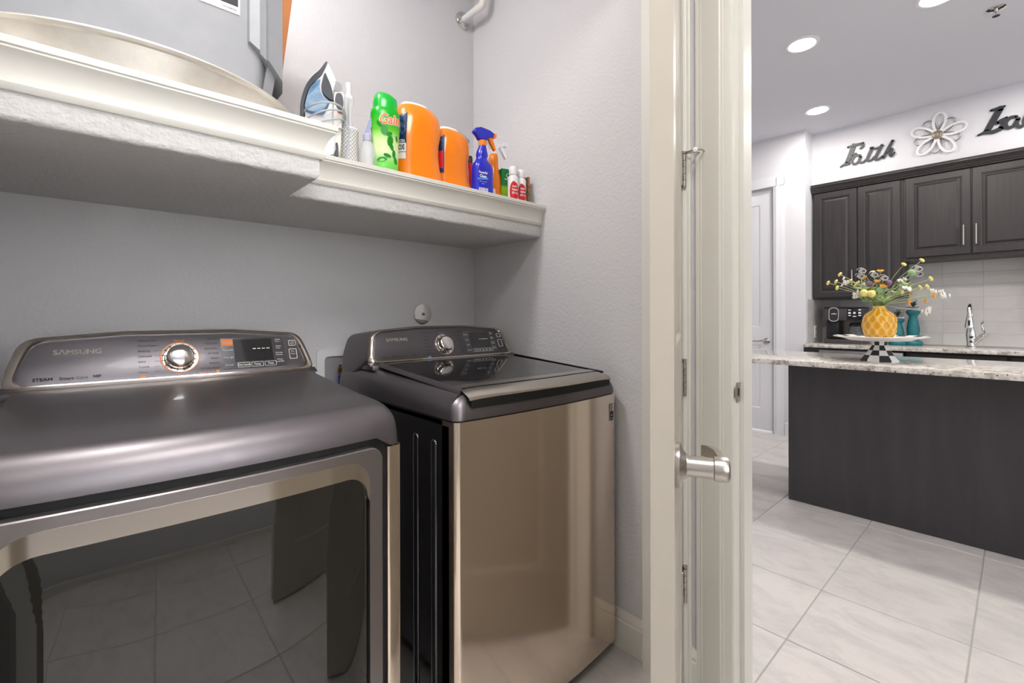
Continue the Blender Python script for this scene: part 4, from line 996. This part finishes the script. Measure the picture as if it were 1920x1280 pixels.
prism(bm, CR, lambda o, z: (FX-.022+o, -1.42, z), lambda o, z: (FX-.022+o, 1.352, z))
tag(link('crown_moulding', bm, 'esp', None, 25), 'dark stained crown moulding running along the upper cabinets', 'moulding')
# backsplash
M['grout2'] = mat('pale_grout', (190, 188, 186), .8)
bsp = struct(link('wall_backsplash', (lambda bm: (box(bm, XK-.0106, XK-.0005, -.19, .67, .91, 1.634), box(bm, XK-.0106, XK-.0005, .67, YS-.001, .91, 1.329), box(bm, XK-.0106, XK-.0005, -2.0, -.19, .91, 1.329), box(bm, 5.02, XK-.006, YS-.0106, YS-.0005, .91, 1.329), bm)[4])(nb()), 'grout2'))
BW, BH = .250, .1045
tb = nb(); box(tb, -.008, 0, -BW/2+.0012, BW/2-.0012, -BH/2+.0012, BH/2-.0012)
bmesh.ops.bevel(tb, geom=[e for e in tb.edges if all(v.co.x < -.007 for v in e.verts)], offset=.001, segments=1, affect='EDGES')
t0 = link('tile', tb, 'btile', bsp); first = True
for j in range(7):
    for i in range(-4, 6):
        y, z = .198+BW*(i+.5), .91+BH*(j+.5)
        if y+BW/2 > YS+.02 or (z > 1.33 and y > .80): continue
        o = t0 if first else t0.copy()
        if not first: COL.objects.link(o)
        first = False; o.location = (XK-.004, y, z); o.parent = bsp
tb = nb(); box(tb, -.124, .124, -.008, 0, -BH/2+.0012, BH/2-.0012); s0 = link('tile', tb, 'btile', bsp); first = True
for j in range(4):
    for i in range(2):
        o = s0 if first else s0.copy()
        if not first: COL.objects.link(o)
        first = False; o.location = (5.15+.25*i, YS-.004, .91+BH*(j+.5)); o.parent = bsp
ol = thing('wall_outlet', 'white duplex outlet on the side backsplash by the coffee maker', 'outlet', (5.26, YS-.0125, 1.015))
bm = nb(); box(bm, -.036, .036, -.006, 0, -.058, .058, .003, 2); link('cover', bm, 'white', ol)
for s in (-1, 1): bm = nb(); box(bm, -.016, .016, -.0085, -.005, s*.026-.014, s*.026+.014, .003, 2); link('socket', bm, 'gabs', ol)
# coffee maker
cm = thing('coffee_maker', 'gunmetal and black coffee maker with glass carafe on the back counter', 'coffee maker', (5.16, 1.10, .910))
bm = nb(); box(bm, .0, .26, -.150, .150, 0, .042, .006, 2); link('base', bm, 'coffee', cm)
bm = nb(); box(bm, .13, .26, -.148, .165, .042, .335, .006, 2); link('rear_tank', bm, 'coffee', cm)
bm = nb(); box(bm, .0, .14, -.150, .150, .215, .330, .006, 2); hdm = link('head', bm, 'coffee', cm)
bm = nb(); box(bm, -.004, .26, -.152, .152, .330, .342, .004, 2); link('top', bm, 'cblk', cm)
bm = nb(); box(bm, .03, .13, .035, .135, .045, .215, .008, 2); link('pod_bay', bm, 'cblk', cm)
bm = nb(); box(bm, -.006, .004, -.148, -.030, .222, .328, .004, 2); link('control_panel', bm, 'cblk', hdm)
bm = nb()
for dy in (-.128, -.052):
    for dz, h in ((.312, .006), (.285, .011), (.262, .006)): box(bm, -.0075, -.005, dy-.010, dy+.010, dz-h*.7, dz+h*.7, .001, 1)
box(bm, -.0075, -.005, -.102, -.076, .249, .257, .001, 1); lathe(bm, [(.010, -.005), (.010, -.0075), (.006, -.008)], (0, -.089, .285), 14, 'x'); link('button', bm, 'white', hdm)
bm = nb(); q = rpoly([(.028, .205), (.108, .205), (.108, .338), (.028, .338)], .038, 7); qi = [(.068+(a-.068)*.84, .2715+(c-.2715)*.88) for a, c in q]
ring_prism(bm, q, qi, lambda a, c: (-.018, a, c), lambda a, c: (.01, a, c)); link('pod_ring', bm, 'chrome', hdm)
bm = nb(); prism(bm, qi, lambda a, c: (-.012, a, c), lambda a, c: (.01, a, c)); link('pod_window', bm, 'lcd', hdm)
bm = nb(); text(bm, 'coffee', .017, lambda u, v: (-.0125, .068-u, .278+v), bold=.0004); link('lettering', bm, 'inkw', hdm)
bm = nb(); lathe(bm, [(.052, .046), (.060, .052), (.062, .09), (.054, .135), (.045, .155), (.046, .165)], (.062, -.085, 0), 28, cap=False); car = link('carafe', bm, 'glass', cm)
bm = nb(); lathe(bm, [(.048, .160), (.050, .175), (.040, .190), (.02, .195)], (.062, -.085, 0), 24); link('carafe_lid', bm, 'cblk', car)
bm = nb(); lathe(bm, [(.05, .047), (.056, .053), (.058, .075), (.001, .0755)], (.062, -.085, 0), 24); link('brew', bm, mat('coffee_brown', (30, 18, 12), .1), car)
bm = nb(); tube(bm, cr([(.05, -.135, .165), (.045, -.162, .155), (.045, -.168, .11), (.05, -.150, .075)], 5), .008, 8); link('carafe_handle', bm, 'cblk', car)
# teal candle holders
def candle(loc, label, h):
    r = thing('candle_holder', label, 'candle holder', loc)
    k = h/.34
    pf = [(.062, 0), (.066, .006), (.066, .022), (.060, .034), (.045, .044), (.036, .056), (.040, .075*k), (.046, .12*k), (.045, .15*k), (.036, .20*k), (.029, .235*k), (.031, .25*k), (.044, .268*k), (.050, .28*k), (.050, .29*k), (.040, .296*k)]
    bm = nb(); lathe(bm, pf, n=28); link('pedestal', bm, 'teal', r)
    bm = nb(); lathe(bm, [(.040, .29*k), (.042, .292*k), (.042, h*.955), (.040, h*.96), (.001, h*.96)], n=24); c = link('candle', bm, 'dark', r)
    bm = nb()
    for zz in (.3, .65):
        zb = .296*k+(h*.955-.296*k)*zz; tube(bm, [(.0425*math.cos(2*PI*i/48), .0425*math.sin(2*PI*i/48), zb+.004*(1 if i % 2 else -1)) for i in range(48)], .0018, 4, True)
    link('zigzag_band', bm, 'white', c)
    bm = nb()
    for i in range(22):
        a = random.uniform(0, 2*PI); l = random.uniform(.03, .07); rr_ = random.uniform(.2, 1)*.04
        tube(bm, [(0, 0, h*.95), (.5*rr_*math.cos(a), .5*rr_*math.sin(a), h*.95+l*.7), (rr_*math.cos(a), rr_*math.sin(a), h*.95+l)], [.003, .004, .001], 4)
    link('greenery', bm, mat('dark_greenery', (52, 66, 56), .6), r)
    return r
candle((5.30, .725, .910), 'shorter teal candle holder behind the yellow vase', .265)
candle((5.34, .625, .910), 'taller teal candle holder beside the shorter one', .350)
# faucet
fa = thing('kitchen_faucet', 'chrome gooseneck kitchen faucet with side lever on the back counter', 'faucet', (5.28, .262, .910))
bm = nb(); lathe(bm, [(.033, 0), (.033, .006), (.027, .012), (.024, .03), (.028, .07), (.031, .10), (.026, .14), (.020, .16), (.019, .165)], n=24); link('body', bm, 'chrome', fa)
bm = nb(); pts = [(0, 0, .16)]+[(-.08+.08*math.cos(a), 0, .265+.08*math.sin(a)) for a in [PI*k/10 for k in range(0, 11)]]+[(-.16, 0, .23)]; tube(bm, pts, .013, 14); link('spout', bm, 'chrome', fa)
bm = nb(); lathe(bm, [(.016, .255), (.020, .235), (.026, .19), (.028, .165), (.024, .160), (.022, .158)], (-.16, 0, 0), 22); hd_ = link('spray_head', bm, 'chrome', fa)
bm = nb(); box(bm, -.190, -.184, -.006, .006, .18, .22, .002, 1); link('spray_switch', bm, 'cblk', hd_)
bm = nb(); tube(bm, cr([(0, -.015, .035), (0, -.05, .075), (0, -.075, .10), (-.002, -.085, .115)], 5), [.020]*10+[.018]*6, 14); tube(bm, cr([(-.002, -.08, .11), (-.01, -.068, .15), (-.012, -.062, .19), (-.01, -.072, .21)], 5), [.009]*8+[.006]*8, 10); link('side_lever', bm, 'chrome', fa)
# cake stand
sx_, sy_ = 3.32, .535
cs = thing('cake_stand', 'white cake stand with black and white checked pedestal on the island', 'cake stand', (sx_, sy_, .910))
bm = nb(); lathe(bm, [(.06, .112), (.14, .118), (.165, .128), (.215, .139), (.218, .141), (.214, .143), (.16, .133), (.13, .129), (.001, .129)], n=64); pla = link('plate', bm, 'petal', cs)
bm = nb()
rim = nb(); ns = 24
for i in range(ns):
    a0, a1 = 2*PI*i/ns, 2*PI*(i+1)/ns
    f = rim.faces.new([rim.verts.new((r*math.cos(a), r*math.sin(a), z)) for a, r, z in ((a0, .178, .1372), (a0, .216, .1436), (a1, .216, .1436), (a1, .178, .1372))]); f.material_index = i % 2
link('rim_band', rim, ['ink', 'petal'], pla)
pr_ = [(.092, 0), (.090, .008), (.070, .034), (.050, .062), (.035, .090), (.038, .113)]
nsg = 10; vs = [[bm.verts.new((r*math.cos(2*PI*i/nsg+.15), r*math.sin(2*PI*i/nsg+.15), z)) for i in range(nsg)] for r, z in pr_]
for j in range(len(pr_)-1):
    for i in range(nsg):
        f = bm.faces.new((vs[j][i], vs[j][(i+1) % nsg], vs[j+1][(i+1) % nsg], vs[j+1][i])); f.material_index = (i+max(j, 1)) % 2
bm.faces.new(vs[0][::-1])
link('pedestal', bm, ['ink', 'petal'], cs, 20)
# vase
VZ = .910+.130
va = thing('yellow_vase', 'glazed yellow vase with scalloped teardrop relief on the cake stand', 'vase', (sx_, sy_, VZ))
prof = [(.050, 0), (.062, .006), (.071, .025), (.078, .055), (.079, .085), (.075, .112), (.066, .132), (.050, .147), (.037, .156), (.030, .163), (.027, .172), (.027, .180), (.029, .184)]
pc = cr([(r, z, 0) for r, z in prof], 5)
bm = nb(); n = 120; loops = []; cl = bm.verts.layers.float.new('ridge')
rows_ = []
for q in pc:
    r, z = q[0], q[1]; row = []
    for i in range(n):
        th = 2*PI*i/n
        g = 0
        if .003 < z < .166:
            pit = .047
            for rw in range(-1, 5):
                zc = -.004+pit*rw*.78; off = .5 if rw % 2 else 0
                a = (th/(2*PI)*11+off) % 1-.5
                dz = (z-zc)/(.031 if z > zc else .026); da = a/(.44*(1-.18*max(dz, 0)))
                d = math.sqrt(dz*dz+da*da)
                if d < 1: g = max(g, min(1, (1-d)*2.1))
        v = bm.verts.new(((r-.0060*g+.0025)*math.cos(th), (r-.0060*g+.0025)*math.sin(th), z)); v[cl] = 1-g; row.append(v)
    rows_.append(row)
for a, b_ in zip(rows_, rows_[1:]):
    for i in range(n): bm.faces.new((a[i], a[(i+1) % n], b_[(i+1) % n], b_[i]))
bm.faces.new(rows_[0][::-1])
mv = bpy.data.materials.new('yellow_glaze'); mv.use_nodes = True; nt = NT(mv)
at = nt.n('ShaderNodeAttribute', _attribute_name='ridge'); rp = nt.n('ShaderNodeValToRGB'); e = rp.color_ramp.elements
e[0].color = lin((214, 148, 10))+(1,); e[0].position = .1; e[1].color = lin((226, 186, 96))+(1,); e[1].position = .95
nt.l(at.outputs['Fac'], rp.inputs[0]); nt.l(rp.outputs[0], nt.b.inputs['Base Color']); nt.b.inputs['Roughness'].default_value = .12
link('vase', bm, mv, va, 60)

# flowers: every stem its own thing
def pt(cx, cy, dx=0):   # bouquet chart (sideways m, height m above vase mouth) -> world
    return Vector((sx_+dx, sy_+cx, VZ+.176+cy))
MOUTH = Vector((sx_, sy_, VZ+.17))
def stem_pts(tip):
    d = tip-MOUTH
    return cr([MOUTH+Vector((d.x*.06, d.y*.06, -.06)), MOUTH+Vector((d.x*.10, d.y*.10, .012)), MOUTH+Vector((d.x*.45, d.y*.42, d.z*.55+.01)), tip], 4)
def flower(name, label, grp, tip, kind, r):
    o = thing(name, label, 'flower', tuple(MOUTH), 0, grp)
    sp_ = [p-MOUTH for p in stem_pts(tip)]; t = tip-MOUTH; ax = (sp_[-1]-sp_[-2]).normalized()
    bm = nb(); tube(bm, sp_, .0016, 5); link('stem', bm, 'stem', o)
    rot = ax.to_track_quat('Z', 'Y').to_matrix().to_4x4(); T = Matrix.Translation(t)@rot
    bm = nb()
    if kind == 'button':
        for k in range(9):
            a = 2.4*k; rr_ = r*.62*math.sqrt(k/9); bmesh.ops.create_icosphere(bm, subdivisions=1, radius=r*.46, matrix=T@Matrix.Translation((rr_*math.cos(a), rr_*math.sin(a), r*.4*(1-(rr_/r)**2))))
    elif kind == 'ball':
        bmesh.ops.create_icosphere(bm, subdivisions=2, radius=r, matrix=T)
        for v in bm.verts: v.co += (v.co-t).normalized()*random.uniform(-.09, .09)*r
    elif kind == 'cluster':
        for k in range(13):
            q = Vector((random.gauss(0, .42), random.gauss(0, .42), random.gauss(.1, .36)))*r
            for j in range(5):
                a = 2*PI*j/5; s = .26*r
                bmesh.ops.create_icosphere(bm, subdivisions=1, radius=s*.7, matrix=T@Matrix.Translation(q)@Matrix.Translation((s*math.cos(a), s*math.sin(a), .3*s*(j % 2)))@Matrix.Diagonal((1, 1, .7, 1)))
    elif kind == 'bell':
        for j in range(6):
            a = 2*PI*j/6
            bmesh.ops.create_icosphere(bm, subdivisions=1, radius=r*.5, matrix=T@Matrix.Rotation(a, 4, 'Z')@Matrix.Translation((r*.5, 0, 0))@Matrix.Rotation(-.7, 4, 'Y')@Matrix.Diagonal((1.1, .7, .25, 1)))
        bmesh.ops.create_icosphere(bm, subdivisions=1, radius=r*.3, matrix=T)
    elif kind == 'curl':
        pts = []
        for j in range(30):
            a = 2*PI*2.2*j/29; q = r*(1-.55*j/29); pts.append(t+Vector((.25*r*j/29-.1*r, q*math.cos(a), q*math.sin(a)*.75)))
        wv = Vector((.004, .0045, .0035)); 
        strip(bm, [[p-wv for p in pts], [p+wv for p in pts]], False)
    mm = {'y': 'fyel', 'o': 'fora', 'w': 'fwhi', 'p': 'fpur', 'g': 'fgre', 'k': 'ribb'}[grp_key[grp]]
    h = link('bloom' if kind != 'curl' else 'ribbon_curl', bm, mm, o)
    if kind == 'curl':
        for s in (-1, 1):
            bm = nb(); tube(bm, [p+wv*s*1.05 for p in pts], .0014, 4); link('ribbon_edge', bm, 'fwhi', h)
    return o
grp_key = {'yellow button stems': 'y', 'orange bloom stems': 'o', 'white cluster stems': 'w', 'purple bloom stems': 'p', 'green globe stems': 'g', 'black curl stems': 'k', 'yellow pompom stems': 'y', 'white bell stems': 'w'}
# chart of the bouquet: (side, up, depth) in metres around the vase mouth
FL = []
def ch(cx, cy, dx): return ((858-cx)*.000285+.0, (905-cy)*.000305, dx)
for cx, cy in ((245, 265), (155, 395), (45, 420), (130, 510), (740, 250), (1245, 155), (1500, 100), (1615, 425), (400, 400), (545, 445), (1440, 560), (1540, 550), (480, 490), (1180, 650)): FL.append(('button', 'yellow button stems', ch(cx, cy, random.uniform(-.05, .06)), .0155))
for cx, cy in ((905, 245), (860, 430), (635, 345), (1320, 820), (1540, 800), (1680, 720), (950, 530), (1330, 660)): FL.append(('bell', 'orange bloom stems', ch(cx, cy, random.uniform(-.06, .03)), .020))
for cx, cy in ((310, 415), (525, 680), (1200, 430), (1290, 580), (1640, 660), (1560, 985), (620, 490), (1790, 690)): FL.append(('cluster', 'white cluster stems', ch(cx, cy, random.uniform(-.06, .02)), .025))
for cx, cy in ((725, 470), (1030, 465)): FL.append(('ball', 'purple bloom stems', ch(cx, cy, -.04), .017))
for cx, cy in ((1370, 305), (880, 600)): FL.append(('ball', 'green globe stems', ch(cx, cy, -.04), .019))
for cx, cy in ((665, 640), (780, 655)): FL.append(('ball', 'yellow pompom stems', ch(cx, cy, -.075), .021))
for cx, cy in ((610, 215), (575, 310), (960, 370), (1030, 660), (1450, 235), (1450, 320), (800, 300)): FL.append(('curl', 'black curl stems', ch(cx, cy, random.uniform(-.07, .0)), .019))
WHAT = {'yellow button stems': 'pale yellow button flower on a thin stem in yellow vase', 'orange bloom stems': 'small orange flower on a thin stem in yellow vase', 'white cluster stems': 'white clustered blossom on a thin stem in yellow vase', 'purple bloom stems': 'dusty purple bloom near middle of the vase bouquet', 'green globe stems': 'round green globe flower in the vase bouquet', 'black curl stems': 'curled black ribbon with white edges in the vase bouquet', 'yellow pompom stems': 'large yellow pompom flower low in the vase bouquet'}
NM = {'yellow button stems': 'button_flower', 'orange bloom stems': 'orange_flower', 'white cluster stems': 'white_flower', 'purple bloom stems': 'purple_flower', 'green globe stems': 'globe_flower', 'black curl stems': 'ribbon_pick', 'yellow pompom stems': 'pompom_flower'}
for kind, g, (a, b_, dx), r in FL: flower(NM[g], WHAT[g], g, pt(a, b_, dx), kind, r)
# leafy sprigs
for k in range(22):
    o = thing('leaf_sprig', 'pale green leafy sprig low in the yellow vase bouquet', 'foliage', tuple(MOUTH), 0, 'leafy sprigs')
    if k < 10 or k >= 16: tip = Vector((random.uniform(-.07, .04), random.uniform(-.085, .085), random.uniform(.04, .15)))
    else: tip = Vector((random.uniform(-.05, .05), -.11-.015*(k-10)+(.25 if k > 12 else 0), random.uniform(.06, .14)))
    sp_ = cr([(0, 0, -.05), tip*.12+Vector((0, 0, .015)), tip*.5+Vector((0, 0, .012)), tip], 4)
    bm = nb(); tube(bm, sp_, .0014, 4); link('stem', bm, 'stem', o)
    bm = nb()
    for j in range(3, len(sp_)):
        for s in (-1, 1):
            p = sp_[j]; dd_ = Vector((random.uniform(-.4, .4), s*random.uniform(.3, 1), random.uniform(.0, .9))).normalized()*random.uniform(.022, .040)
            w_ = dd_.cross(Vector((random.uniform(-1, 1), .2, random.uniform(-1, 1)))).normalized()*.0055; up_ = dd_.cross(w_).normalized()*.0025
            f1 = [p, p+dd_*.35+w_, p+dd_*.7+w_*.8, p+dd_, p+dd_*.7-w_*.8, p+dd_*.35-w_]
            m_ = [p+dd_*.35+up_, p+dd_*.7+up_]
            V_ = [bm.verts.new(q) for q in f1]; c1, c2 = bm.verts.new(m_[0]), bm.verts.new(m_[1])
            for t3 in ((V_[0], V_[1], c1), (V_[1], V_[2], c2, c1), (V_[2], V_[3], c2), (V_[3], V_[4], c2), (V_[4], V_[5], c1, c2), (V_[5], V_[0], c1)): bm.faces.new(t3)
    link('leaf', bm, 'stem2', o)

# ------------------------------------------------------------------ wall words and flower
def stroke(bm, pts, wid, x0, x1, k=8):
    """flat brush stroke on the wall plane (y,z), extruded from x0 to x1"""
    c = cr([(a, b_, 0) for a, b_ in pts], k); n = len(c); L, R = [], []
    for i, p in enumerate(c):
        t = (c[min(i+1, n-1)]-c[max(i-1, 0)]).normalized(); nn = Vector((-t.y, t.x, 0)); f = i/(n-1)*(len(wid)-1); j = min(int(f), len(wid)-2) if len(wid) > 1 else 0
        w = wid[0] if len(wid) == 1 else wid[j]+(wid[j+1]-wid[j])*(f-j)
        L.append(p+nn*w/2); R.append(p-nn*w/2)
    lp = [[(x0, a.x, a.y), (x0, b_.x, b_.y), (x1, b_.x, b_.y), (x1, a.x, a.y)] for a, b_ in zip(L, R)]
    strip(bm, lp, True, True, True)
    for p, w in ((c[0], wid[0]), (c[-1], wid[-1])): lathe(bm, [(w/2, x0), (w/2, x1)], (0, p.x, p.y), 14, 'x')
PX = 5.215
def word(name, label, strokes):
    bm = nb()
    for i, (pts, wid) in enumerate(strokes): stroke(bm, pts, wid, PX-.0115-.0003*i, PX-.004)
    o = link(name, bm, 'sign', None, 30); tag(o, label, 'wall sign'); return o
def fw(cx, cy): return FW(cx, cy)
def FW(cx, cy):     # chart of the sign face in metres: side (towards -y) and height
    px, py = 1560+cx/5.333, 190+cy/5.333
    u = (px-960)/864; dx_, dy_ = .673+.740*u, .740-.673*u; d = PX/dx_
    return (d*dy_, 1.165+d*(594-py)/864)
F_ = lambda pts: [FW(*p) for p in pts]
wd = lambda *a: [v*.00072 for v in a]
wl = lambda *a: [v*.00066 for v in a]
word('faith_sign', 'dark metal script word sign reading Faith above the cabinets', [
    (F_([(222, 450), (190, 540), (150, 632)]), wd(52, 54, 46)), (F_([(165, 468), (230, 448), (312, 428)]), wd(22, 34, 26)), (F_([(317, 424), (312, 458), (290, 482)]), wd(24, 34, 16)), (F_([(90, 664), (130, 640), (184, 630)]), wd(14, 30, 18)), (F_([(205, 548), (232, 534), (252, 530)]), wd(20, 22, 12)),
    (F_([(288, 548), (240, 552), (206, 596), (218, 634), (258, 622), (290, 570)]), wd(22, 26, 28, 24, 24, 26)), (F_([(290, 560), (276, 610), (312, 618), (348, 586)]), wd(30, 26, 22, 18)),
    (F_([(404, 480), (376, 540), (356, 594), (392, 598), (428, 560)]), wd(32, 32, 28, 20, 16)), (F_([(392, 476), (416, 472)]), wd(24, 24)),
    (F_([(504, 448), (464, 520), (436, 584), (466, 590), (506, 556)]), wd(30, 32, 28, 20, 16)), (F_([(430, 486), (474, 470), (516, 452)]), wd(14, 24, 14)),
    (F_([(612, 404), (566, 484), (516, 572)]), wd(28, 32, 28)), (F_([(548, 530), (590, 484), (606, 494), (584, 540), (600, 556), (630, 520)]), wd(22, 24, 26, 26, 22, 16))])
word('laugh_sign', 'dark metal script word sign beginning La at the right edge', [
    (F_([(1688, 84), (1620, 200), (1550, 318)]), wl(62, 62, 56)), (F_([(1596, 104), (1660, 86), (1732, 60)]), wl(24, 36, 20)), (F_([(1466, 352), (1530, 326), (1610, 318), (1690, 286)]), wl(20, 34, 44, 46)), (F_([(1690, 285), (1716, 250), (1728, 215)]), wl(48, 52, 44)), (F_([(1655, 230), (1700, 206), (1752, 172)]), wl(36, 46, 20)),
    (F_([(1850, 165), (1790, 176), (1738, 226), (1752, 274), (1812, 262), (1862, 196)]), wl(28, 36, 44, 40, 32, 40)), (F_([(1866, 188), (1850, 240), (1886, 268), (1948, 228)]), wl(40, 38, 34, 26)),
    (F_([(1960, 130), (1930, 210), (1960, 244), (2010, 200), (2030, 120)]), wl(38, 38, 32, 34, 36))])
fd = thing('wall_flower', 'metal wall flower of white and grey wire loop petals above cabinets', 'wall decoration', (PX, .452, 2.672))
for k in range(5):
    a0 = math.radians(84-72*k)
    def loop(l, w, n=32):
        P_ = []
        for i in range(n):
            t = 2*PI*i/n; u = l*.5*(1-math.cos(t)); v = w*math.sin(t)*(.35+.65*math.sin(t/2)**1.2); P_.append((u, v))
        return P_
    q1, q2 = loop(.185, .058), [(.03+u*.78, v*.62) for u, v in loop(.180, .058)]
    mp = lambda x: (lambda u, v: (x-.10*u*.25, -(u*math.cos(a0)-v*math.sin(a0)), u*math.sin(a0)+v*math.cos(a0)))
    bm = nb(); ring_prism(bm, q1, q2, mp(-.016), mp(-.012)); link('petal', bm, 'petal', fd)
for k in range(5):
    a0 = math.radians(84-36-72*k)
    mp = lambda u, v, x: (x-.02*u, -(u*math.cos(a0)-v*math.sin(a0)), u*math.sin(a0)+v*math.cos(a0))
    q1 = loop(.150, .046)
    bm = nb(); strip(bm, [[mp(u, v, x) for u, v in q1] for x in (-.002, -.014)], True); strip(bm, [[mp(u*.985, v*.97, x) for u, v in q1] for x in (-.002, -.014)], True); link('wire_petal', bm, 'wire', fd)
bm = nb(); lathe(bm, [(.034, -.010), (.034, -.022), (.026, -.028), (.001, -.030)], n=28, axis='x'); link('flower_centre', bm, 'bead', fd); ce = fd.children[-1]
bm = nb()
for rr_, nn in ((.036, 18), (.022, 10), (.008, 4)):
    for i in range(nn): bmesh.ops.create_icosphere(bm, subdivisions=1, radius=.0038, matrix=Matrix.Translation((-.024-(.034-rr_)*.15, rr_*math.cos(2*PI*i/nn), rr_*math.sin(2*PI*i/nn))))
link('stud', bm, 'fwhi', ce)

# ------------------------------------------------------------------ ceiling fittings
lab_ = ['recessed ceiling light over the island, upper one in view', 'recessed ceiling light near the kitchen wall, lower one in view', 'recessed ceiling light cut by the top edge of the view']
for i, (cx, cy) in enumerate(CANS):
    r = thing('ceiling_light', lab_[i] if i < 3 else 'recessed kitchen ceiling light out of view, ' + ['near the sink', 'just outside the laundry door', 'in the dining end', 'over the far end of the island'][i-3], 'ceiling light', (cx, cy, CEIL), 0, 'recessed kitchen lights')
    bm = nb(); lathe(bm, [(.075, -.003), (.078, -.006), (.094, -.004), (.096, 0)], n=40, cap=False); link('trim_ring', bm, 'white', r)
    bm = nb(); lathe(bm, [(.076, -.005), (.001, -.005)], n=40); link('diffuser', bm, 'lamp', r)
sk_ = thing('fire_sprinkler', 'small chrome pendant fire sprinkler on the kitchen ceiling', 'sprinkler', (3.85, .085, CEIL))
bm = nb(); lathe(bm, [(.042, 0), (.042, -.004), (.030, -.010), (.012, -.010)], n=28); link('escutcheon', bm, 'chrome', sk_)
bm = nb(); lathe(bm, [(.008, -.008), (.008, -.022), (.004, -.024), (.004, -.042)], n=12); tube(bm, [(0, -.008, -.02), (0, -.013, -.03), (0, -.004, -.043)], .002, 6); tube(bm, [(0, .008, -.02), (0, .013, -.03), (0, .004, -.043)], .002, 6); link('frame', bm, 'chrome', sk_)
bm = nb(); lathe(bm, [(.017, -.043), (.017, -.0445)], n=20); link('deflector', bm, 'chrome', sk_)
for nm, loc in (('closet_light', (-.02, 1.12, CEIL)), ('hall_fill_light', (.25, -.30, CEIL))):  # hall fixture added to go with the unseen fill lamp
    r = thing('flush_light', 'round white flush ceiling light ' + ('inside the laundry closet' if 'closet' in nm else 'added in the hall behind the camera for fill'), 'ceiling light', loc)
    bm = nb(); lathe(bm, [(.17, 0), (.17, -.012), (.155, -.02), (.13, -.022)], n=40); link('fixture', bm, 'white', r)

# ------------------------------------------------------------------ labels that tell the stems apart, small print
ORD = ['first', 'second', 'third', 'fourth', 'fifth', 'sixth', 'seventh', 'eighth', 'ninth', 'tenth', 'eleventh', 'twelfth', 'thirteenth', 'fourteenth']+[str(i)+'th' for i in range(15, 40)]
kinds = dict(WHAT); kinds['leafy sprigs'] = 'pale green leafy sprig'
short = {'yellow button stems': 'pale yellow button flower', 'orange bloom stems': 'small orange flower', 'white cluster stems': 'white clustered blossom', 'purple bloom stems': 'dusty purple bloom', 'green globe stems': 'round green globe flower', 'black curl stems': 'black ribbon curl with white edges', 'yellow pompom stems': 'large yellow pompom flower', 'leafy sprigs': 'pale green leafy sprig'}
for g, sh_ in short.items():
    L_ = [o for o in bpy.data.objects if o.get('group') == g]
    def lat(o):
        h = [c for c in o.children if c.name.split('.')[0] in ('bloom', 'ribbon_curl', 'leaf')][0]
        w = sum((v.co for v in h.data.vertices), Vector())/len(h.data.vertices)+o.location
        return (w.x*.740-w.y*.673)/(w.x*.673+w.y*.740)
    L_.sort(key=lat); n_ = len(L_)
    for i, o in enumerate(L_):
        o['label'] = (ORD[i] if i else 'leftmost')+' '+sh_+(' from the left' if i else '')+' in the yellow vase bouquet' if n_ > 2 else ('left' if i == 0 else 'right')+' '+sh_+' of the two in the yellow vase'
for o in bpy.data.objects:
    if o.type == 'MESH' and o.parent and o.name.split('.')[0] in ('cycle_lettering', 'accent_lettering', 'model_lettering', 'panel_lettering', 'label_lettering', 'tick_mark', 'stud', 'small_lettering', 'sticker_lettering', 'lattice', 'leaf'): o['kind'] = 'stuff'
